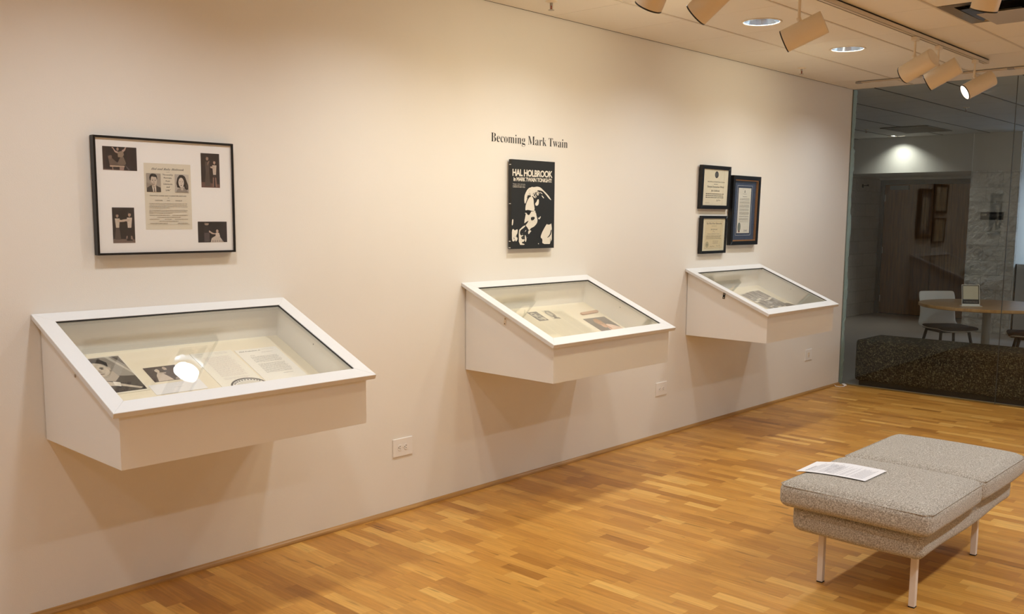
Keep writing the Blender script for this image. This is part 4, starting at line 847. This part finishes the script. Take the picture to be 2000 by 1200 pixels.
# papers on the bench
def bench_paper(dx, dy, rot, z, draw):
    O = Vector((3.782+dx, -1.932+dy, z)); U = Vector((math.sin(rot)*-1, -math.cos(rot), 0)); V = Vector((-math.cos(rot), math.sin(rot), 0)); N = Vector((0, 0, 1))
    return O, U, V, N
def papers(dx, dy, rot, z, seed, label):
    # text top edge faces -x (away from the papers' foot); wide side runs along y
    c, s_ = math.cos(rot), math.sin(rot)
    U = Vector((s_, -c, 0)); V = Vector((-c, -s_, 0)); V = -Vector((-s_*0-c, -s_, 0)); 
    V = Vector((c, s_, 0)); N = U.cross(V); 
    if N.z < 0: N = -N
    # long side along U (about -y), short side along V (+x)
    O = Vector((3.785+dx, -1.918+dy, z)); A = Art(O, U, V, N)
    lw, sw = .305, .222; n = 16
    def top(P): px = (P.x-3.9225)/.3225; py = (P.y+2.239)/.314; return .462+.016*max(0, 1-px**4)*max(0, 1-py**4)
    def zf(a): return max(top(O+U*a+V*b_) for b_ in (0, sw*.5, sw))-z+.0045+(.0022 if seed > 5 else 0)+.0012*math.sin(a*20+seed)
    vs = []; fs = []
    for i in range(n+1):
        a = lw*i/n
        for b_ in (0, sw): vs.append(O+U*a+V*b_+N*zf(a))
    for i in range(n): fs.append((2*i, 2*i+1, 2*i+3, 2*i+2))
    m = len(vs); vs += [v-N*.0007 for v in vs]; fs += [tuple(m+j for j in f[::-1]) for f in fs[:n]]; fs += [(2*i, 2*i+2, m+2*i+2, m+2*i) for i in range(n)]+[(2*i+1, m+2*i+1, m+2*i+3, 2*i+3) for i in range(n)]+[(0, m, m+1, 1), (2*n, 2*n+1, m+2*n+1, m+2*n)]
    A.mb.add(vs, fs, A.mi((240, 240, 244)))
    r = random.Random(seed); a = .028
    while a < lw-.02:
        g = (128, 126, 132) if a < .036 else (196, 196, 202); b0 = .022; be = sw-.02-r.random()*.05 if a > .036 else sw*.55
        while b0 < be:
            l = min(be-b0, .008+r.random()*.02)
            p = [O+U*(a+da)+V*(b0+db)+N*(zf(a+da)+.0003) for da, db in ((0, 0), (.0026, 0), (.0026, l), (0, l))]
            A.mb.add(p, [(0, 1, 2, 3)], A.mi(g)); b0 += l+.003
        a += .0058 if r.random() > .12 else .014
    o = A.build('printed_sheet'); rebase(o); return tag(o, label, 'paper', 'printed sheets on the light bench')
papers(.006, .006, math.radians(2), .4700, 5, 'lower printed white sheet peeking out on the light grey bench')
papers(0, 0, math.radians(-1), .4700, 9, 'top printed white sheet lying on the left side of the light grey bench')

# ------------------------------------------------------------------ glass wall and dark ottoman behind it
def pane(y0, y1): return struct(MB().box((L+.004, y0, .004), (L+.014, y1, H-.003)).build('window_1' if y1 > -1 else 'window_2', M_wallglass))
pane(-1.3775, -.004); pane(-2.83, -1.3825)
struct(MB().box((L+.004, -4.28, .004), (L+.014, -2.835, H-.003)).build('window_3', M_wallglass)); struct(MB().box((L+.004, -5.73, .004), (L+.014, -4.285, H-.003)).build('window_4', M_wallglass)); struct(MB().box((L+.004, ROOM_Y, .004), (L+.014, -5.735, H-.003)).build('window_5', M_wallglass))
struct(MB().box((L+.0045, -1.3824, .004), (L+.0135, -1.3776, H-.003)).build('trim_1', mat('joint_silicone', (64, 66, 64), .4)))
e = empty('woven_ottoman', (8.91, -1.55, 0))
rounded_box(MB(), 8.645, 9.165, -3.0, -.105, .042, .437, .035, .006, n=16).build('upholstered_block', M_woven, e)
MB().box((8.665, -2.97, 0), (9.12, -.15, .06)).build('plinth', M_gap, e)
tag(e, 'long low dark woven bench on a black plinth just behind the glass wall', 'bench')
# little cable connector in the corner
e = empty('cable_connector', (8.50, -.07, 0))
cb = MB(); cb.obox((8.512, -.075, .004), (.78, .62, 0), (-.62, .78, 0), (0, 0, 1), (-.035, -.013, 0), (.035, .013, .012)); cb.build('connector', M_plastic, e, bevel=.002)
ck = MB(); pts = [Vector((8.485, -.095, .006)), Vector((8.45, -.098, .004)), Vector((8.41, -.075, .004)), Vector((8.40, -.045, .006)), Vector((8.42, -.022, .012))]
for a, b_ in zip(pts, pts[1:]): ck.lathe(a, b_-a, [(.003, 0), (.003, (b_-a).length*1.05)], 8)
ck.build('cord', M_plastic, e)
tag(e, 'small white cable connector on the floor in the corner by the glass', 'cable')

# ------------------------------------------------------------------ corridor shell beyond the glass
def rough_slab(name, O, U, V, N, w_, h, th, amp, m, nu, nv, seed=1):
    O, U, V, N = map(Vector, (O, U, V, N)); rr = random.Random(seed); b_ = MB(); vs = []
    for j in range(nv+1):
        for i in range(nu+1):
            course = int(j/nv*h/.2); k = amp*rr.random()+amp*.8*math.sin(course*2.3)*.5
            vs.append(O+U*(w_*i/nu)+V*(h*j/nv)+N*(th+k))
    fs = [(j*(nu+1)+i, j*(nu+1)+i+1, (j+1)*(nu+1)+i+1, (j+1)*(nu+1)+i) for j in range(nv) for i in range(nu)]
    b_.add(vs, fs); b_.obox(O, U, V, N, (0, 0, -.06), (w_, h, th-.002)); return b_.build(name, m, fix=False)
# rough end of the block wall behind the display wall
bb = MB(); rr = random.Random(11); nz = 110; K_ = 6
vs = []
for j in range(nz+1):
    z = H*j/nz; cz_ = (z % .2)/.2; mort = 1-.8*(cz_ < .06 or cz_ > .97)
    edge = .062+.014*math.sin(int(z/.2)*2.1)+.018*rr.random()*mort
    for i in range(K_+1):
        x = L+.016+edge*i/K_; vs.append((x, -.004+(-.006*rr.random() if 0 < i < K_ else 0), z))
    vs.append((L+.016+edge, .3, z))
n1 = K_+2; fs = [(j*n1+i, j*n1+i+1, (j+1)*n1+i+1, (j+1)*n1+i) for j in range(nz) for i in range(n1-1)]
bb.add(vs, fs); 
M_stub = mat('painted_block_end', (176, 190, 184), .7, bump=.8, bscale=60, vary=.12, vscale=20)
struct(bb.build('wall_block_end', M_stub, fix=False))
struct(MB().box((L+.02, .002, 0), (L+.055, 2.6, H)).build('wall_corridor_near', M_grey))
struct(MB().box((L, 2.52, 0), (13.92, 2.7, H)).build('wall_corridor_left', M_blkX))
struct(MB().box((13.92, 2.52, 0), (15.8, 2.7, H)).build('wall_recess_left', M_blkX))
struct(MB().box((13.92, .606, 2.228), (14.12, 2.70, H)).build('wall_header', M_grey))
struct(MB().box((14.12, .60, 2.228), (15.8, 2.60, 2.29)).build('ceiling_recess', M_grey))
rough_slab('wall_corridor_far', (13.98, .612, 0), (0, -1, 0), (0, 0, 1), (-1, 0, 0), .612+.004, 2.228, .05, .016, M_blkY, 16, 60, 3)['kind'] = 'structure'
struct(MB().box((13.935, -.0, 2.228), (14.12, .606, H)).build('wall_upper_far', M_grey))
struct(MB().box((13.99, .40, 0), (15.8, .606, 2.228)).build('wall_recess_right', M_grey))
struct(MB().box((13.99, -.005, 0), (14.6, .05, H)).build('wall_return', M_grey))
struct(MB().box((16.2, -8, 0), (16.4, 3, H)).build('wall_far_bright', block_mat('pale_block_far', 'Y', (206, 216, 232))))
struct(MB().box((13.97, -5, 0), (14.12, -.035, .965)).build('wall_low_partition', M_greyp))
struct(MB().box((14.02, -.033, 0), (14.07, -.007, .965)).build('trim_2', M_gap))
struct(MB().box((L, -8.15, 0), (16.4, -8, H)).build('wall_corridor_right', M_grey))
cxs = [L+.016+.6096*k for k in range(0, 13)]; cxs = cxs[:-1]+[16.4]; cys = sorted([2.7]+[2.24-GS*k for k in range(0, 17)]+[-8.1])
struct(ceiling('ceiling_corridor', cxs, cys, H+.001, M_cceil, [(13.674, 1.57)], barw=.014, first_gap=0, gap=.006, barm=mat('corridor_ceiling_bar', (96, 94, 92), .8)))
# return air grille in the corridor ceiling
e = empty('return_air_grille', (12.75, .97, H)); g = MB(); gx0, gx1, gy0, gy1 = 12.33, 13.24, .67, 1.27
for a, b_ in (((gx0, gy0), (gx1, gy0+.03)), ((gx0, gy1-.03), (gx1, gy1)), ((gx0, gy0), (gx0+.03, gy1)), ((gx1-.03, gy0), (gx1, gy1))): g.box((*a, H-.012), (*b_, H-.004))
g.build('grille_frame', mat('grille_grey', (120, 116, 112), .6), e)
s2 = MB()
for k in range(20): xk = gx0+.05+.0425*k; s2.box((xk, gy0+.03, H-.011), (xk+.018, gy1-.03, H-.006))
s2.build('slats', MATS['grille_grey'], e); MB().box((gx0+.02, gy0+.02, H-.0055), (gx1-.02, gy1-.02, H-.0045)).build('backing', M_gap, e)
tag(e, 'dark rectangular return air grille in the corridor ceiling', 'air vent')
# corridor downlight grazing the header
e = make_downlight(13.674, 1.57, 6.5, z=H, col=(1, .97, .88), spread=120)
tag(e, 'small recessed downlight in the corridor ceiling lighting the wall above the doors', 'ceiling light')
# ------------------------------------------------------------------ double door
DX = 15.55
d = empty('door_1', (DX, 1.65, 0)); struct(d)
f = MB(); f.box((DX-.04, 2.50, 0), (DX+.06, 2.44, 2.16)); f.box((DX-.04, .606, 2.12), (DX+.06, 2.50, 2.19)); f.box((DX-.04, .606, 0), (DX+.06, .66, 2.12)); f.build('door_frame', M_dframe, d)
MB().box((DX+.046, .61, 0), (DX+.075, 2.50, 2.18)).build('leak_blocker', M_gap, d)  # dark panel added behind the leaves to block leaking light
MB().box((DX-.04, 2.52, 2.19), (DX+.12, .60, 2.228)).build('transom_filler', M_grey, d)
for k, (ya, yb) in enumerate(((1.658, 2.435), (.664, 1.650))):
    lf = MB().box((DX, ya, .012), (DX+.045, yb, 2.115)).build('door_leaf', M_door, d, bevel=.001)
    yc = 2.2 if k == 0 else .95
    MB().box((DX-.055, yc-.16, 2.03), (DX-.001, yc+.14, 2.10)).build('door_closer', mat('closer_grey', (120, 116, 112), .4, metal=.6), lf, bevel=.004)
    hy = yb-.02 if k == 0 else ya+.02
    hb = MB()
    for z in (.25, 1.05, 1.9): hb.lathe((DX-.006, hy+ (.012 if k == 0 else -.012), z-.055), (0, 0, 1), [(.008, 0), (.008, .11)], 10, caps=(True, True))
    hb.build('hinges', M_alu, lf)
e = empty('wall_hook', (14.85, 2.52, 2.08)); MB().lathe((14.85, 2.52, 2.08), (0, -1, 0), [(.03, 0), (.03, .006)], 16, caps=(True, True)).build('rosette', M_blackmat, e); MB().lathe((14.85, 2.52, 2.08), (.25, -1, .1), [(.008, 0), (.008, .07), (.016, .075), (.016, .09)], 12, caps=(True, True)).build('peg', M_blackmat, e)
tag(e, 'small dark hook high on the block wall left of the double doors', 'hook')
# room sign
e = empty('room_sign', (13.91, .303, 1.556)); sx = 13.90
MB().box((sx, .158, 1.560), (sx+.006, .450, 1.664)).build('sign_plate', mat('sign_black', (34, 33, 34), .35), e, bevel=.001)
A = Art((sx-.0005, .450, 1.560), (0, -1, 0), (0, 0, 1), (-1, 0, 0)); A.text('109', .018, .052, .060, .030, (196, 190, 170), offset=.005); A.lines(.105, .27, [.060], .007, (140, 138, 136), seed=80, rag=0); A.lines(.105, .24, [.040], .005, (140, 138, 136), seed=81)
A.build('sign_lettering', e)
tag(e, 'black room sign plate on the pale block wall beside the double doors', 'sign')

# ------------------------------------------------------------------ cafe table and chairs
TX, TY = 9.872, -.886
e = empty('round_table', (TX, TY, 0))
tt = MB().lathe((TX, TY, .74), (0, 0, -1), [(.0, 0), (.620, 0), (.623, .004), (.622, .026), (.612, .032), (0, .032)], 72, smooth=False).build('tabletop', M_tabletop, e)
MB().lathe((TX, TY, 0), (0, 0, 1), [(.0, 0), (.30, 0), (.30, .008), (.06, .02), (.038, .04), (.038, .70), (.10, .706), (.10, .708)], 40).build('pedestal', mat('pedestal_grey', (196, 192, 184), .4), e)
tag(e, 'round wood-topped pedestal table beyond the glass wall', 'table')
# sign holder on the table
sc_ = Vector((9.535, -.835, .741)); d1 = Vector((.55, -.835, 0)).normalized(); d2 = Vector((-d1.y, d1.x, 0)) * -1
e = empty('table_sign', tuple(sc_)); 
if d2.dot(CAMP-sc_) < 0: d2 = -d2
N3 = d2*.97+Vector((0, 0, .24)); N3.normalize(); V3 = N3.cross(d1); 
if V3.z < 0: V3 = -V3
MB().obox(sc_, d1, d2, (0, 0, 1), (-.093, -.028, 0), (.093, .034, .006)).build('sign_base', M_plastic, e, bevel=.001)
MB().obox(sc_+Vector((0, 0, .004)), d1, V3, N3, (-.080, 0, -.0015), (.080, .205, .0015)).build('holder_panel', M_plastic, e)
o = Vector(sc_)+Vector((0, 0, .004))+N3*.002
A = Art(o, d1, V3, N3); A.rect(-.076, .022, .076, .200, (74, 72, 68)); A.rect(-.068, .062, .068, .192, (216, 210, 190)); A.rect(-.076, .018, .076, .056, (44, 44, 46)); A.lines(-.06, .06, [.034], .006, (150, 148, 144), seed=90, rag=0)
A.build('sign_card', e); tag(e, 'small upright table sign with a pale square and dark footer on the wooden table', 'table sign')
def chair(cx, cy, face, label):
    """shell chair: seat centre cx,cy, facing angle"""
    f = Vector((math.cos(face), math.sin(face), 0)); s_ = Vector((-f.y, f.x, 0)); C = Vector((cx, cy, 0)); e = empty('shell_chair', (cx, cy, 0))
    prof = [(.225, .425, .20), (.215, .440, .215), (.10, .436, .225), (-.06, .432, .225), (-.16, .438, .222), (-.205, .465, .215), (-.225, .52, .205), (-.228, .60, .195), (-.235, .68, .20), (-.255, .75, .205), (-.27, .80, .20), (-.273, .812, .185)]
    nt_ = 10; b_ = MB(); vs = []
    for a, z, hw in prof:
        for k in range(nt_+1):
            t_ = -1+2*k/nt_; cup = .02*t_*t_ if z < .47 else 0; fw = .028*t_*t_ if z >= .47 else 0
            vs.append(C+f*(a+fw)+s_*(hw*t_)+Vector((0, 0, z+cup)))
    fs = [(i*(nt_+1)+k, i*(nt_+1)+k+1, (i+1)*(nt_+1)+k+1, (i+1)*(nt_+1)+k) for i in range(len(prof)-1) for k in range(nt_)]
    b_.add(vs, fs, 0, True); sh = b_.build('shell', M_plastic, e, fix=False)
    md = sh.modifiers.new('s', 'SOLIDIFY'); md.thickness = .010; md.offset = 0; md = sh.modifiers.new('ss', 'SUBSURF'); md.levels = md.render_levels = 1
    pb = MB(); rounded_box(pb, -.205, .205, -.185, .225, .435, .475, .018, .008, n=8)
    pb.v = [tuple(C+f*y*1.0+s_*x*(1-.12*max(0, -y)/.2)+Vector((0, 0, z))) for x, y, z in pb.v]; pb.build('seat_pad', mat('charcoal_pad', (52, 54, 60), .85), e)
    for a, s2 in ((.13, .15), (.13, -.15), (-.13, .15), (-.13, -.15)):
        p = C+f*a+s_*s2+Vector((0, 0, .435)); q3 = C+f*a*1.65+s_*s2*1.45; dd = q3-p
        MB().lathe(p, dd, [(.015, 0), (.014, dd.length*.5), (.010, dd.length)], 12, caps=(True, True)).build('leg', M_blackmat, e)
    cr = MB(); pts = [C+f*.13+s_*.15, C+f*.13-s_*.15, C-f*.13-s_*.15, C-f*.13+s_*.15]; pts = [p+Vector((0, 0, .422)) for p in pts]
    for i in range(4): a, b2 = pts[i], pts[(i+1) % 4]; cr.lathe(a, b2-a, [(.011, 0), (.011, (b2-a).length)], 10)
    cr.build('under_frame', M_blackmat, e)
    return tag(e, label, 'chair', 'shell chairs at the round table')
chair(10.14, -.44, -2.27, 'white shell chair with charcoal seat pad, whole, left of the round table')
chair(10.09, -1.26, 1.9, 'white shell chair with only its charcoal seat showing, at the right edge under the table')

# ------------------------------------------------------------------ corridor light: added area lights
def area(name, loc, direction, sx_, sy_, energy, col):
    ld = bpy.data.lights.new(name, 'AREA'); ld.shape = 'RECTANGLE'; ld.size = sx_; ld.size_y = sy_; ld.energy = energy; ld.color = col
    o = bpy.data.objects.new(name, ld); COL.objects.link(o); o.location = loc; o.rotation_euler = Vector(direction).to_track_quat('-Z', 'Y').to_euler(); return o
area('corridor_fill', (11.5, -7.8, 1.6), (0, 1, -.05), 4.5, 2.0, 60, (.86, .93, 1))  # unseen cool fill light added to brighten the corridor
area('far_wall_fill', (15.35, -.9, 2.66), (.55, .25, -1), .5, 1.6, 85, (.62, .78, 1))  # bluish area light added under the ceiling to wash the far wall
